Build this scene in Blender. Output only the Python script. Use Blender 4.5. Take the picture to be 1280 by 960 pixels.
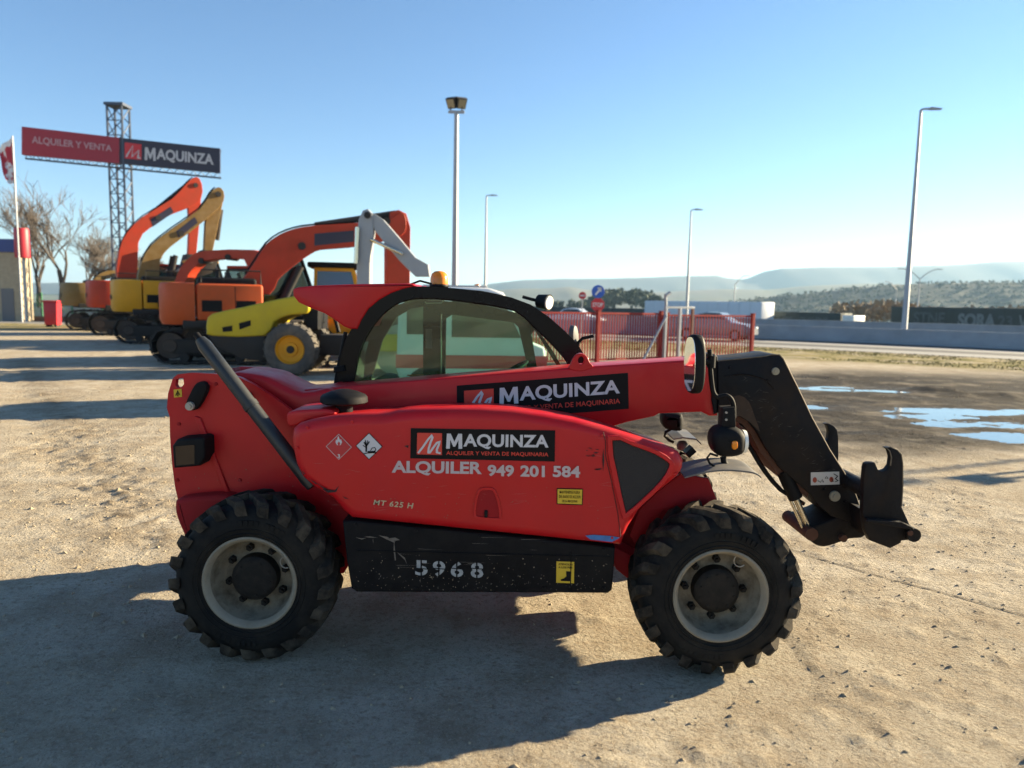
import bpy, math, random
import numpy as np
from mathutils import Vector, Matrix

for o in list(bpy.data.objects):
    bpy.data.objects.remove(o)
SC = bpy.context.scene
COL = SC.collection
R = math.radians

# ------------------------------------------------------------------ camera
F, CAM_H, PITCH, ROLL = 921.34, 1.802, 0.10954, 0.01908      # pixels of the 1280 px wide photo, metres, radians
cp, sp, cr, sr = math.cos(PITCH), math.sin(PITCH), math.cos(ROLL), math.sin(ROLL)
FWD = np.array([0, cp, -sp]); _r = np.array([1., 0, 0]); _u = np.array([0, sp, cp])
RGT = cr * _r + sr * _u; UPV = -sr * _r + cr * _u
cam_d = bpy.data.cameras.new('camera'); cam = bpy.data.objects.new('camera', cam_d); COL.objects.link(cam)
cam_d.sensor_width = 36; cam_d.sensor_fit = 'HORIZONTAL'; cam_d.lens = F / 1280 * 36
cam_d.dof.use_dof = True; cam_d.dof.focus_distance = 4.3; cam_d.dof.aperture_fstop = 1.9
cam_d.clip_start = 0.1; cam_d.clip_end = 60000
cam.matrix_world = Matrix(((RGT[0], UPV[0], -FWD[0], 0), (RGT[1], UPV[1], -FWD[1], 0), (RGT[2], UPV[2], -FWD[2], CAM_H), (0, 0, 0, 1)))
SC.camera = cam

# ------------------------------------------------------------------ sky, sun, exposure
SUN_AZ, SUN_EL = R(90 - 23.5), R(17.0)        # azimuth clockwise from +Y
world = bpy.data.worlds.new('World'); SC.world = world; world.use_nodes = True
wn = world.node_tree.nodes
sky = wn.new('ShaderNodeTexSky'); sky.sky_type = 'NISHITA'; sky.sun_disc = False
sky.sun_elevation = SUN_EL; sky.sun_rotation = SUN_AZ
sky.air_density = 1.0; sky.dust_density = 0.0; sky.ozone_density = 3.0; sky.altitude = 700
hs = wn.new('ShaderNodeHueSaturation'); hs.inputs['Saturation'].default_value = 1.08; hs.inputs['Hue'].default_value = 0.502
world.node_tree.links.new(sky.outputs[0], hs.inputs['Color']); world.node_tree.links.new(hs.outputs[0], wn['Background'].inputs[0])
wn['Background'].inputs[1].default_value = 0.052
sun_d = bpy.data.lights.new('sun', 'SUN'); sun = bpy.data.objects.new('sun', sun_d); COL.objects.link(sun)
sun_d.energy = 5.0; sun_d.angle = R(0.55); sun_d.color = (1.0, 0.83, 0.55)
SUNV = Vector((math.sin(SUN_AZ) * math.cos(SUN_EL), math.cos(SUN_AZ) * math.cos(SUN_EL), math.sin(SUN_EL)))
sun.rotation_euler = (-SUNV).to_track_quat('-Z', 'Y').to_euler(); sun.location = (30, 10, 30)
SC.view_settings.view_transform = 'Standard'; SC.view_settings.look = 'None'
SC.view_settings.gamma = 1; SC.view_settings.use_curve_mapping = False
SC.view_settings.exposure = 2.05
SC.cycles.max_bounces = 8; SC.cycles.transparent_max_bounces = 12; SC.cycles.volume_bounces = 0
SC.cycles.caustics_reflective = False; SC.cycles.caustics_refractive = False

# ------------------------------------------------------------------ pixel -> place
def ray(x, y):
    return FWD * F + RGT * (x - 640) - UPV * (y - 480)
def PY(x, y, Y):                       # point on the upright plane y = Y
    d = ray(x, y); t = Y / d[1]; p = t * d; return (p[0], Y, p[2] + CAM_H)
def G(x, y, z=0.0):                    # point on the ground
    d = ray(x, y); t = (z - CAM_H) / d[2]; p = t * d; return (p[0], p[1], z)
def PV(x, y, loc, yaw):                # point (along, up) on the upright plane through loc in direction yaw
    d = ray(x, y); n = np.array([-math.sin(yaw), math.cos(yaw), 0])
    t = (np.array([loc[0], loc[1], 0]) @ n) / (d @ n); p = t * d
    return ((p[0] - loc[0]) * math.cos(yaw) + (p[1] - loc[1]) * math.sin(yaw), p[2] + CAM_H)

# ------------------------------------------------------------------ materials
def N(nt, t, **kw):
    n = nt.nodes.new(t)
    for k, v in kw.items(): setattr(n, k, v)
    return n
MATS = {}
def mat(name, col, rough=0.5, metal=0.0, var=0.12, scale=6.0, bump=0.0, bscale=60.0, dust=0.0, dustcol=(0.36, 0.29, 0.19), coat=0.0, dscale=3.0, spec=0.5, alpha=None, trans=0.0):
    if name in MATS: return MATS[name]
    m = bpy.data.materials.new(name); m.use_nodes = True; nt = m.node_tree
    b = nt.nodes['Principled BSDF']; L = nt.links.new
    tc = N(nt, 'ShaderNodeTexCoord')
    n1 = N(nt, 'ShaderNodeTexNoise'); n1.inputs['Scale'].default_value = scale; n1.inputs['Detail'].default_value = 6
    L(tc.outputs['Object'], n1.inputs['Vector'])
    mx = N(nt, 'ShaderNodeMix', data_type='RGBA')
    a = [max(0, c * (1 - var)) for c in col]; z = [min(1, c * (1 + var)) for c in col]
    mx.inputs[6].default_value = (*a, 1); mx.inputs[7].default_value = (*z, 1); L(n1.outputs[0], mx.inputs[0])
    out = mx.outputs[2]
    if dust > 0:
        n2 = N(nt, 'ShaderNodeTexNoise'); n2.inputs['Scale'].default_value = dscale; n2.inputs['Detail'].default_value = 9; n2.inputs['Roughness'].default_value = 0.68
        L(tc.outputs['Object'], n2.inputs['Vector'])
        rp = N(nt, 'ShaderNodeMapRange'); rp.inputs[1].default_value = 0.42; rp.inputs[2].default_value = 0.72; rp.inputs[3].default_value = 0; rp.inputs[4].default_value = dust
        L(n2.outputs[0], rp.inputs[0])
        m2 = N(nt, 'ShaderNodeMix', data_type='RGBA'); m2.inputs[7].default_value = (*dustcol, 1)
        L(rp.outputs[0], m2.inputs[0]); L(out, m2.inputs[6]); out = m2.outputs[2]
        ra = N(nt, 'ShaderNodeMapRange'); ra.inputs[1].default_value = 0.35; ra.inputs[2].default_value = 0.7; ra.inputs[3].default_value = rough; ra.inputs[4].default_value = min(1, rough + 0.35)
        L(n2.outputs[0], ra.inputs[0]); L(ra.outputs[0], b.inputs['Roughness'])
    else:
        ra = N(nt, 'ShaderNodeMapRange'); ra.inputs[3].default_value = max(0, rough - 0.06); ra.inputs[4].default_value = min(1, rough + 0.08)
        L(n1.outputs[0], ra.inputs[0]); L(ra.outputs[0], b.inputs['Roughness'])
    L(out, b.inputs['Base Color'])
    b.inputs['Metallic'].default_value = metal; b.inputs['Specular IOR Level'].default_value = spec
    if coat: b.inputs['Coat Weight'].default_value = coat; b.inputs['Coat Roughness'].default_value = 0.12
    if bump > 0:
        n3 = N(nt, 'ShaderNodeTexNoise'); n3.inputs['Scale'].default_value = bscale; n3.inputs['Detail'].default_value = 4
        L(tc.outputs['Object'], n3.inputs['Vector'])
        bp = N(nt, 'ShaderNodeBump'); bp.inputs['Strength'].default_value = bump; bp.inputs['Distance'].default_value = 0.02
        L(n3.outputs[0], bp.inputs['Height']); L(bp.outputs[0], b.inputs['Normal'])
    MATS[name] = m; return m

def glass_mat(name, tint, mixf=0.86, dirt=0.18):
    m = bpy.data.materials.new(name); m.use_nodes = True; nt = m.node_tree; L = nt.links.new
    nt.nodes.remove(nt.nodes['Principled BSDF']); out = nt.nodes['Material Output']
    tr = N(nt, 'ShaderNodeBsdfTransparent'); tr.inputs[0].default_value = (*tint, 1)
    gl = N(nt, 'ShaderNodeBsdfGlossy'); gl.inputs['Roughness'].default_value = 0.03; gl.inputs[0].default_value = (0.9, 1, 0.95, 1)
    fr = N(nt, 'ShaderNodeFresnel'); fr.inputs[0].default_value = 1.5
    df = N(nt, 'ShaderNodeBsdfDiffuse'); df.inputs[0].default_value = (0.42, 0.47, 0.42, 1)
    tl = N(nt, 'ShaderNodeBsdfTranslucent'); tl.inputs[0].default_value = (0.42, 0.5, 0.44, 1)
    ad = N(nt, 'ShaderNodeMixShader'); ad.inputs[0].default_value = 0.6; L(df.outputs[0], ad.inputs[1]); L(tl.outputs[0], ad.inputs[2])
    tc = N(nt, 'ShaderNodeTexCoord'); no = N(nt, 'ShaderNodeTexNoise'); no.inputs['Scale'].default_value = 5; no.inputs['Detail'].default_value = 9; no.inputs['Roughness'].default_value = .7
    L(tc.outputs['Object'], no.inputs['Vector'])
    mr = N(nt, 'ShaderNodeMapRange'); mr.inputs[1].default_value = .38; mr.inputs[2].default_value = .75; mr.inputs[3].default_value = dirt * .25; mr.inputs[4].default_value = dirt; L(no.outputs[0], mr.inputs[0])
    m1 = N(nt, 'ShaderNodeMixShader'); L(mr.outputs[0], m1.inputs[0]); L(tr.outputs[0], m1.inputs[1]); L(ad.outputs[0], m1.inputs[2])
    m2 = N(nt, 'ShaderNodeMixShader'); L(fr.outputs[0], m2.inputs[0]); L(m1.outputs[0], m2.inputs[1]); L(gl.outputs[0], m2.inputs[2])
    L(m2.outputs[0], out.inputs[0]); MATS[name] = m; return m

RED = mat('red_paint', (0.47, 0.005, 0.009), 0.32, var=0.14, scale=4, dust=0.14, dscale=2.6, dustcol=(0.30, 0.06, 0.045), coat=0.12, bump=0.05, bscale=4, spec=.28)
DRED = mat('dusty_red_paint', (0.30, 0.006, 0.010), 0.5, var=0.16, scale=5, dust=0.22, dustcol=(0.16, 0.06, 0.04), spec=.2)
BLK = mat('black_plastic', (0.007, 0.007, 0.008), 0.45, var=0.25, dust=0.05, dustcol=(0.10, 0.08, 0.06), spec=.14)
BLKS = mat('black_scuffed_steel', (0.006, 0.006, 0.007), 0.5, var=0.3, scale=10, dust=0.28, dustcol=(0.05, 0.04, 0.03), dscale=5, bump=0.12, bscale=40, spec=.12)
GOOSE = mat('worn_black_steel', (0.005, 0.005, 0.007), 0.42, var=0.4, scale=7, dust=0.5, dustcol=(0.045, 0.028, 0.015), dscale=5, bump=0.14, bscale=34, spec=.16)
RUST = mat('rusty_steel', (0.085, 0.032, 0.016), 0.8, var=0.45, scale=18, dust=0.3, dustcol=(0.05, 0.03, 0.02))
TYRE = mat('tyre_rubber', (0.007, 0.007, 0.007), 0.7, var=0.3, scale=9, dust=0.35, dustcol=(0.085, 0.068, 0.048), dscale=4.5, bump=0.12, bscale=50, spec=.2)
TREAD = mat('dusty_tread', (0.016, 0.014, 0.012), 0.85, var=0.3, scale=9, dust=0.6, dustcol=(0.15, 0.118, 0.082), dscale=7, bump=0.2, bscale=60, spec=.15)
RIM = mat('cream_rim_paint', (0.23, 0.195, 0.14), 0.55, var=0.2, scale=8, dust=0.9, dustcol=(0.055, 0.04, 0.026), dscale=11, spec=.2)
HUB = mat('greasy_hub', (0.010, 0.009, 0.008), 0.55, spec=.2, var=0.4, scale=30, bump=0.1, dust=0.25, dustcol=(0.10, 0.08, 0.06), dscale=20)
CHROME = mat('polished_rod', (0.62, 0.58, 0.48), 0.22, metal=0.9)
STEEL = mat('bare_steel', (0.38, 0.36, 0.32), 0.42, metal=0.6, dust=0.3)
GALV = mat('galvanised_steel', (0.33, 0.34, 0.36), 0.5, metal=0.35, var=0.15)
SILVER = mat('silver_mirror', (0.85, 0.87, 0.9), 0.04, metal=1.0, var=0.02)
PIPE = mat('dark_strut_paint', (0.012, 0.015, 0.018), 0.32, var=0.3, dust=0.12, dustcol=(0.12, 0.11, 0.09))
GREYP = mat('dusty_grey_plate', (0.075, 0.08, 0.09), 0.45, var=0.3, dust=0.6, dustcol=(.22, .18, .13))
DBLK = mat('black_vinyl', (0.005, 0.005, 0.007), 0.4, var=0.1, spec=.12)
DWHT = mat('white_vinyl', (0.55, 0.53, 0.55), 0.5, var=0.08, dust=.12)
DPINK = mat('weathered_white_vinyl', (0.50, 0.40, 0.40), 0.55, var=0.1, dust=.15)
DRD = mat('red_vinyl', (0.60, 0.035, 0.02), 0.45, var=0.08)
DYEL = mat('yellow_sticker', (0.62, 0.40, 0.015), 0.5, var=0.1, dust=0.15)
DGREY = mat('grey_stencil_paint', (0.34, 0.34, 0.33), 0.8, var=0.4, scale=60)
GRILLE = mat('dark_mesh_panel', (0.012, 0.009, 0.009), 0.6, var=0.3, bump=0.5, bscale=220)
GLASS = glass_mat('cab_glass', (0.52, 0.76, 0.64), dirt=0.07)
GLASSW = glass_mat('vehicle_glass', (0.25, 0.32, 0.34), dirt=0.1)
AMBER = mat('amber_lens', (0.75, 0.22, 0.01), 0.2, var=0.1)
LENS = mat('clear_lens', (0.82, 0.80, 0.72), 0.12, var=0.05)
ORANGE = mat('orange_paint', (0.50, 0.075, 0.012), 0.42, var=0.14, scale=2, dust=0.3, dustcol=(.22, .09, .04), spec=.3)
ORED = mat('orange_red_paint', (0.42, 0.036, 0.010), 0.42, var=0.14, scale=2, dust=0.3, dustcol=(.18, .06, .03), spec=.3)
YEL = mat('yellow_paint', (0.64, 0.29, 0.006), 0.42, var=0.1, scale=2, dust=0.2, dustcol=(.3, .18, .06), spec=.3)
OCHRE = mat('ochre_and_shaded_yellow', (0.19, 0.105, 0.016), 0.5, var=0.12, dust=0.25)  # one machine's own ochre; on the yellow machine's boom it stands for shade
LIME = mat('roller_yellow', (0.50, 0.37, 0.012), 0.4, var=0.1, scale=2, dust=0.25, dustcol=(.25, .2, .08), spec=.3)
GREYX = mat('grey_machine_paint', (0.30, 0.32, 0.35), 0.45, var=0.1, dust=0.2)
DARK = mat('dark_machine_steel', (0.013, 0.012, 0.012), 0.65, var=0.3, dust=0.5, dustcol=(0.06, 0.046, 0.034))
CONC = mat('barrier_concrete', (0.30, 0.31, 0.32), 0.85, var=0.18, scale=1.5, dust=0.35, dustcol=(0.14, 0.14, 0.13), dscale=.7, bump=.2)
FRED = mat('fence_red', (0.27, 0.014, 0.014), 0.55, var=0.2, scale=3, dust=0.15, spec=.2)
WHITE = mat('white_bodywork', (0.72, 0.73, 0.72), 0.35, var=0.04, dust=0.15)
WHITET = mat('white_tarpaulin', (0.62, 0.65, 0.70), 0.55, var=0.04)
SIGNR = mat('sign_red', (0.30, 0.012, 0.03), 0.45)
SIGND = mat('sign_dark', (0.022, 0.018, 0.04), 0.45)
SBLUE = mat('sign_blue', (0.02, 0.10, 0.48), 0.4)
SRED = mat('road_sign_red', (0.55, 0.02, 0.03), 0.4)
WAGON = mat('wagon_green', (0.036, 0.050, 0.046), 0.6, var=0.25, dust=0.3, dustcol=(0.07, 0.06, 0.05), dscale=.6)
BARK = mat('bare_bark', (0.075, 0.062, 0.052), 0.9, var=0.3)
TWIG = mat('twig_bark', (0.105, 0.085, 0.07), 0.9, var=0.3)
PINE = mat('pine_needles', (0.030, 0.048, 0.024), 0.85, var=0.5, scale=.2)
SCRUB = mat('hill_scrub', (0.055, 0.058, 0.034), 0.9, var=0.5, scale=.1)
BRUSH = mat('dry_brush', (0.24, 0.17, 0.10), 0.9, var=0.4, scale=.3)
BRICK = mat('pale_stone_wall', (0.36, 0.30, 0.21), 0.85, var=0.3, scale=4, bump=0.3, bscale=12)
GREENF = mat('green_fence_paint', (0.03, 0.16, 0.07), 0.6)

# ------------------------------------------------------------------ mesh builder
ORG = np.zeros(3)
def setorg(p): 
    global ORG; ORG = np.array(p, float)
def inset(poly, d):
    P = np.array(poly, float); n = len(P)
    a = sum(P[i][0] * P[(i + 1) % n][1] - P[(i + 1) % n][0] * P[i][1] for i in range(n))
    s = 1 if a > 0 else -1
    out = []
    for i in range(n):
        e0 = P[i] - P[i - 1]; e1 = P[(i + 1) % n] - P[i]
        e0 = e0 / (np.linalg.norm(e0) + 1e-9); e1 = e1 / (np.linalg.norm(e1) + 1e-9)
        n0 = np.array([-e0[1], e0[0]]) * s; n1 = np.array([-e1[1], e1[0]]) * s
        m = n0 + n1; k = max(0.35, (m @ m) / 2)
        out.append(P[i] + m * (d / k))
    return np.array(out)
def smooth_poly(pts, n=4, closed=True):
    P = np.array(pts, float); m = len(P); out = []
    rng = range(m) if closed else range(m - 1)
    for i in rng:
        p0 = P[(i - 1) % m] if closed or i > 0 else P[i]; p1 = P[i]; p2 = P[(i + 1) % m]
        p3 = P[(i + 2) % m] if closed or i + 2 < m else p2
        for k in range(n):
            t = k / n
            out.append(0.5 * ((2 * p1) + (-p0 + p2) * t + (2 * p0 - 5 * p1 + 4 * p2 - p3) * t * t + (-p0 + 3 * p1 - 3 * p2 + p3) * t ** 3))
    if not closed: out.append(P[-1])
    return np.array(out)

class MB:
    def __init__(s): s.v = []; s.f = []
    def add(s, vs, fs):
        k = len(s.v); s.v.extend([tuple(map(float, v)) for v in vs]); s.f.extend([tuple(i + k for i in f) for f in fs]); return s
    def box(s, x0, x1, y0, y1, z0, z1):
        return s.add([(x0, y0, z0), (x1, y0, z0), (x1, y1, z0), (x0, y1, z0), (x0, y0, z1), (x1, y0, z1), (x1, y1, z1), (x0, y1, z1)],
                     [(3, 2, 1, 0), (4, 5, 6, 7), (0, 1, 5, 4), (1, 2, 6, 5), (2, 3, 7, 6), (3, 0, 4, 7)])
    def prism(s, poly, y0, y1, r=0.0, seg=4, far=False):
        """outline (x, z) swept from y0 (near) to y1; r rounds the near edge (and the far one)"""
        rings = []
        P = np.array(poly, float)
        if r > 0:
            for k in range(seg + 1):
                a = math.pi / 2 * k / seg
                rings.append((inset(P, r * (1 - math.sin(a))), y0 + r * (1 - math.cos(a))))
        else: rings.append((P, y0))
        if r > 0 and far:
            for k in range(seg, -1, -1):
                a = math.pi / 2 * k / seg
                rings.append((inset(P, r * (1 - math.sin(a))), y1 - r * (1 - math.cos(a))))
        else: rings.append((P, y1))
        n = len(P); vs = []; fs = []
        for q, y in rings: vs += [(a[0], y, a[1]) for a in q]
        for j in range(len(rings) - 1):
            for i in range(n):
                a, b = j * n + i, j * n + (i + 1) % n
                fs.append((a, a + n, b + n, b))
        fs.append(tuple(range(n))); fs.append(tuple(range((len(rings) - 1) * n, len(rings) * n))[::-1])
        area = sum(P[i][0] * P[(i + 1) % n][1] - P[(i + 1) % n][0] * P[i][1] for i in range(n))
        if area < 0: fs = [f[::-1] for f in fs]
        return s.add(vs, fs)
    def ring(s, outer, inner, y0, y1):
        n = len(outer); vs = []
        for y in (y0, y1):
            vs += [(p[0], y, p[1]) for p in outer]; vs += [(p[0], y, p[1]) for p in inner]
        fs = []
        for i in range(n):
            j = (i + 1) % n
            fs += [(i, j, n + j, n + i), (2 * n + i, 3 * n + i, 3 * n + j, 2 * n + j), (i, 2 * n + i, 2 * n + j, j), (n + i, n + j, 3 * n + j, 3 * n + i)]
        return s.add(vs, fs)
    def cyl(s, p0, p1, r0, r1=None, n=14, cap=True):
        r1 = r0 if r1 is None else r1
        p0 = Vector(p0); p1 = Vector(p1); d = (p1 - p0).normalized()
        a = d.orthogonal().normalized(); b = d.cross(a)
        vs = [p0 + (a * math.cos(t) + b * math.sin(t)) * r0 for t in [2 * math.pi * i / n for i in range(n)]]
        vs += [p1 + (a * math.cos(t) + b * math.sin(t)) * r1 for t in [2 * math.pi * i / n for i in range(n)]]
        fs = [(i, (i + 1) % n, n + (i + 1) % n, n + i) for i in range(n)]
        if cap: fs += [tuple(range(n))[::-1], tuple(range(n, 2 * n))]
        return s.add(vs, fs)
    def tube(s, path, r, n=8, cap=True):
        pts = [Vector(p) for p in path]; rs = r if hasattr(r, '__len__') else [r] * len(pts)
        vs = []; fs = []; prev = None
        for i, p in enumerate(pts):
            d = ((pts[min(i + 1, len(pts) - 1)]) - pts[max(i - 1, 0)]).normalized()
            if prev is None: a = d.orthogonal().normalized()
            else:
                a = prev - d * prev.dot(d)
                a = a.normalized() if a.length > 1e-6 else d.orthogonal().normalized()
            prev = a; b = d.cross(a)
            vs += [p + (a * math.cos(t) + b * math.sin(t)) * rs[i] for t in [2 * math.pi * k / n for k in range(n)]]
        for i in range(len(pts) - 1):
            for k in range(n):
                fs.append((i * n + k, i * n + (k + 1) % n, (i + 1) * n + (k + 1) % n, (i + 1) * n + k))
        if cap: fs += [tuple(range(n))[::-1], tuple(range((len(pts) - 1) * n, len(pts) * n))]
        return s.add(vs, fs)
    def lathe(s, prof, c=(0, 0, 0), n=48, axis='y', closed=False):
        vs = []; fs = []; m = len(prof)
        for i in range(n):
            t = 2 * math.pi * i / n; ct, st = math.cos(t), math.sin(t)
            for r, h in prof:
                vs.append((c[0] + r * ct, c[1] + h, c[2] + r * st) if axis == 'y' else (c[0] + r * ct, c[1] + r * st, c[2] + h))
        rng = m if closed else m - 1
        for i in range(n):
            for j in range(rng):
                a = i * m + j; b = i * m + (j + 1) % m; c2 = ((i + 1) % n) * m
                q = (a, b, c2 + (j + 1) % m, c2 + j)
                fs.append(q if axis == 'y' else q[::-1])
        return s.add(vs, fs)
    def rbox(s, x0, x1, y0, y1, z0, z1, r=0.05, seg=3):
        """box with rounded upright outline in x-z and rounded y edges"""
        poly = []
        for cx, cz, a0 in ((x1 - r, z1 - r, 0), (x0 + r, z1 - r, 90), (x0 + r, z0 + r, 180), (x1 - r, z0 + r, 270)):
            for k in range(seg + 1):
                a = R(a0 + 90 * k / seg); poly.append((cx + r * math.cos(a), cz + r * math.sin(a)))
        return s.prism(poly, y0, y1, r * .8, seg, True)
    def xform(s, M, start=0):
        for i in range(start, len(s.v)): s.v[i] = tuple(M @ Vector(s.v[i]))
        return s
    def build(s, name, m, parent=None, smooth=35, bevel=0.0, kind=None, label=None, raw=False):
        me = bpy.data.meshes.new(name)
        v = np.array(s.v, float) - (0 if raw else ORG)
        me.from_pydata(v.tolist(), [], s.f); me.update()
        if smooth:
            me.shade_smooth(); me.set_sharp_from_angle(angle=R(smooth))
        me.materials.append(m)
        o = bpy.data.objects.new(name, me); COL.objects.link(o)
        if parent: o.parent = parent
        if bevel:
            b = o.modifiers.new('edge', 'BEVEL'); b.width = bevel; b.segments = 2; b.limit_method = 'ANGLE'; b.angle_limit = R(38)
        if kind: o['kind'] = kind
        if label: o['label'] = label
        return o
def empty(name, label, cat, loc=(0, 0, 0), rz=0.0, group=None):
    o = bpy.data.objects.new(name, None); COL.objects.link(o); o.empty_display_size = .2
    o.location = loc; o.rotation_euler = (0, 0, rz); o['label'] = label; o['category'] = cat
    if group: o['group'] = group
    return o
def tag(o, label, cat, group=None):
    o['label'] = label; o['category'] = cat
    if group: o['group'] = group
    return o
def copy_obj(o, parent=None):
    c = o.copy(); COL.objects.link(c); c.parent = parent
    for ch in o.children: copy_obj(ch, c)
    return c

# lettering: built-in font turned into flat faces, in a unit box
_txt = {}
def text_unit(t, bold=0.0, shear=0.0, space=1.0):
    key = (t, bold, shear, space)
    if key in _txt: return _txt[key]
    cu = bpy.data.curves.new('t', 'FONT'); cu.body = t; cu.offset = bold; cu.shear = shear; cu.space_character = space
    cu.resolution_u = 4
    ob = bpy.data.objects.new('t', cu); COL.objects.link(ob); bpy.context.view_layer.update()
    me = bpy.data.meshes.new_from_object(ob.evaluated_get(bpy.context.evaluated_depsgraph_get()))
    v = np.array([q.co[:] for q in me.vertices])[:, :2]; f = [tuple(p.vertices) for p in me.polygons]
    bpy.data.objects.remove(ob); bpy.data.curves.remove(cu); bpy.data.meshes.remove(me)
    lo, hi = v.min(0), v.max(0); v = (v - lo) / (hi - lo)
    _txt[key] = (v, f); return v, f
def bil(q, u, v):                     # q: TL, TR, BR, BL in 3D; u right, v up
    q = [np.array(p, float) for p in q]
    return (q[3] * (1 - u) + q[2] * u) * (1 - v) + (q[0] * (1 - u) + q[1] * u) * v
M_POLY = [(0, 0), (.03, 1), (.27, 1), (.5, .46), (.73, 1), (.97, 1), (1, 0), (.77, 0), (.755, .60), (.56, .14), (.44, .14), (.245, .60), (.23, 0)]
def letters(mb, t, q, bold=0.0, shear=0.0, space=1.0):
    if t == 'MAQUINZA':                  # bold splayed M drawn by hand, the rest from the font
        mb.add([bil(q, a * .158, b) for a, b in M_POLY], [tuple(range(len(M_POLY)))[::-1]])
        v, f = text_unit('AQUINZA', bold, shear, space); return mb.add([bil(q, .168 + a * .832, b) for a, b in v], f)
    v, f = text_unit(t, bold, shear, space); return mb.add([bil(q, a, b) for a, b in v], f)
def stroke(mb, pts, w, q):            # thick polyline, one ribbon, in the unit box of quad q
    P = np.array(pts, float); n = len(P); vs = []
    for k in range(n):
        e0 = P[k] - P[max(k - 1, 0)]; e1 = P[min(k + 1, n - 1)] - P[k]
        if k == 0: e0 = e1
        if k == n - 1: e1 = e0
        e0 = e0 / np.linalg.norm(e0); e1 = e1 / np.linalg.norm(e1)
        n0 = np.array([-e0[1], e0[0]]); n1 = np.array([-e1[1], e1[0]]); m = n0 + n1; kk = max(.55, (m @ m) / 2)
        if m @ m < 1e-6: m = n0; kk = 1
        d = m / kk * w
        vs += [bil(q, *(P[k] - d)), bil(q, *(P[k] + d))]
    mb.add(vs, [(2 * k, 2 * k + 2, 2 * k + 3, 2 * k + 1) for k in range(n - 1)])
def quadpx(px, Y): return [PY(x, y, Y) for x, y in px]
def flat(name, q, m, parent, label=None):
    return MB().add(q, [tuple(range(len(q)))[::-1]]).build(name, m, parent, 0, label=label)

# ------------------------------------------------------------------ terrain
rs = np.random.RandomState(7)
def vnoise(x, y, seed=0):
    """smooth value noise on arrays"""
    xi = np.floor(x).astype(np.int64); yi = np.floor(y).astype(np.int64); fx = x - xi; fy = y - yi
    def h(a, b):
        n = (a * 374761393 + b * 668265263 + seed * 1442695041) & 0x7fffffff
        n = ((n ^ (n >> 13)) * 1274126177) & 0x7fffffff
        return ((n ^ (n >> 16)) & 0xffff) / 65535.0
    u = fx * fx * (3 - 2 * fx); v = fy * fy * (3 - 2 * fy)
    return (h(xi, yi) * (1 - u) + h(xi + 1, yi) * u) * (1 - v) + (h(xi, yi + 1) * (1 - u) + h(xi + 1, yi + 1) * u) * v
def fbm(x, y, o=4, seed=0, gain=.5):
    t = 0; a = 1; n = 0
    for k in range(o): t = t + a * vnoise(x * 2 ** k, y * 2 ** k, seed + k); n += a; a *= gain
    return t / n
# line of the near concrete barrier along the highway
BAR = smooth_poly([(-95, 58), (-45, 55), (-22, 53), (-8, 51), (3.1, 47.6), (14.3, 42.6), (24.6, 35.5), (36, 24.5), (46, 10), (54, -8), (60, -30)], 8, False)
_t = np.gradient(BAR, axis=0); _t /= np.linalg.norm(_t, axis=1)[:, None]
BARN = np.stack([-_t[:, 1], _t[:, 0]], 1)      # points away from the camera
def bardist(x, y):
    d = np.full(x.shape, 1e9); sg = np.zeros(x.shape)
    for k in range(len(BAR)):
        dx = x - BAR[k, 0]; dy = y - BAR[k, 1]; dd = np.hypot(dx, dy); s = np.sign(dx * BARN[k, 0] + dy * BARN[k, 1])
        m = dd < d; d = np.where(m, dd, d); sg = np.where(m, s, sg)
    return d * sg
def sstep(a, b, x): t = np.clip((x - a) / (b - a), 0, 1); return t * t * (3 - 2 * t)
def seg_d(x, y, pts):
    d = np.full(x.shape, 1e9)
    for a, b in zip(pts[:-1], pts[1:]):
        a = np.array(a[:2]); b = np.array(b[:2]); ab = b - a
        t = np.clip(((x - a[0]) * ab[0] + (y - a[1]) * ab[1]) / (ab @ ab), 0, 1)
        d = np.minimum(d, np.hypot(x - a[0] - t * ab[0], y - a[1] - t * ab[1]))
    return d
RUT = [G(30, 450), G(70, 505), G(105, 552), G(128, 590), G(160, 640), G(185, 670)]
RUT2 = [G(5, 440), G(28, 500), G(50, 545), G(75, 590)]
CRACK = [G(940, 668), G(1005, 693), G(1060, 709), G(1110, 724), G(1180, 742), G(1280, 770), G(1400, 802)]
PUDS = [  # centre px, half sizes in metres (along x, along y), turn
    ((1030, 484.5), 1.15, 0.18, 0.05), ((1205, 513.5), 1.5, 0.22, 0.02), ((1105, 488), .5, 0.12, -0.1), ((1008, 508), .35, 0.16, -0.2), ((1160, 520), .5, .12, .1), ((1200, 530), .42, .10, .1), ((1262, 546), .55, .13, 0.0), ((1255, 531), .45, .11, .0)]
def pudmask(x, y):
    m = np.zeros(x.shape)
    for (c, a, b, t) in PUDS:
        g = G(*c); dx = x - g[0]; dy = y - g[1]
        u = dx * math.cos(t) + dy * math.sin(t); v = -dx * math.sin(t) + dy * math.cos(t)
        q = np.hypot(u / (a * 1.5 + .3), v / (b * 1.5 + .3)); m = np.maximum(m, 1 - sstep(.25, 1.25, q))
    return m
def base_h(x, y, s):
    far = np.maximum(s, 0)
    z = -1.9 * sstep(12, 30, far) - 14 * sstep(60, 700, far)
    return z
def axis(parts):
    out = []
    for a, b, st in parts: out += list(np.arange(a, b, st))
    return np.array(out)
xs = np.concatenate([-np.geomspace(9000, 40, 34), axis([(-40, -14, .5), (-14, -6, .12), (-6, 6, .035), (6, 14, .09), (14, 40, .4)]), np.geomspace(40, 9000, 34)])
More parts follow.
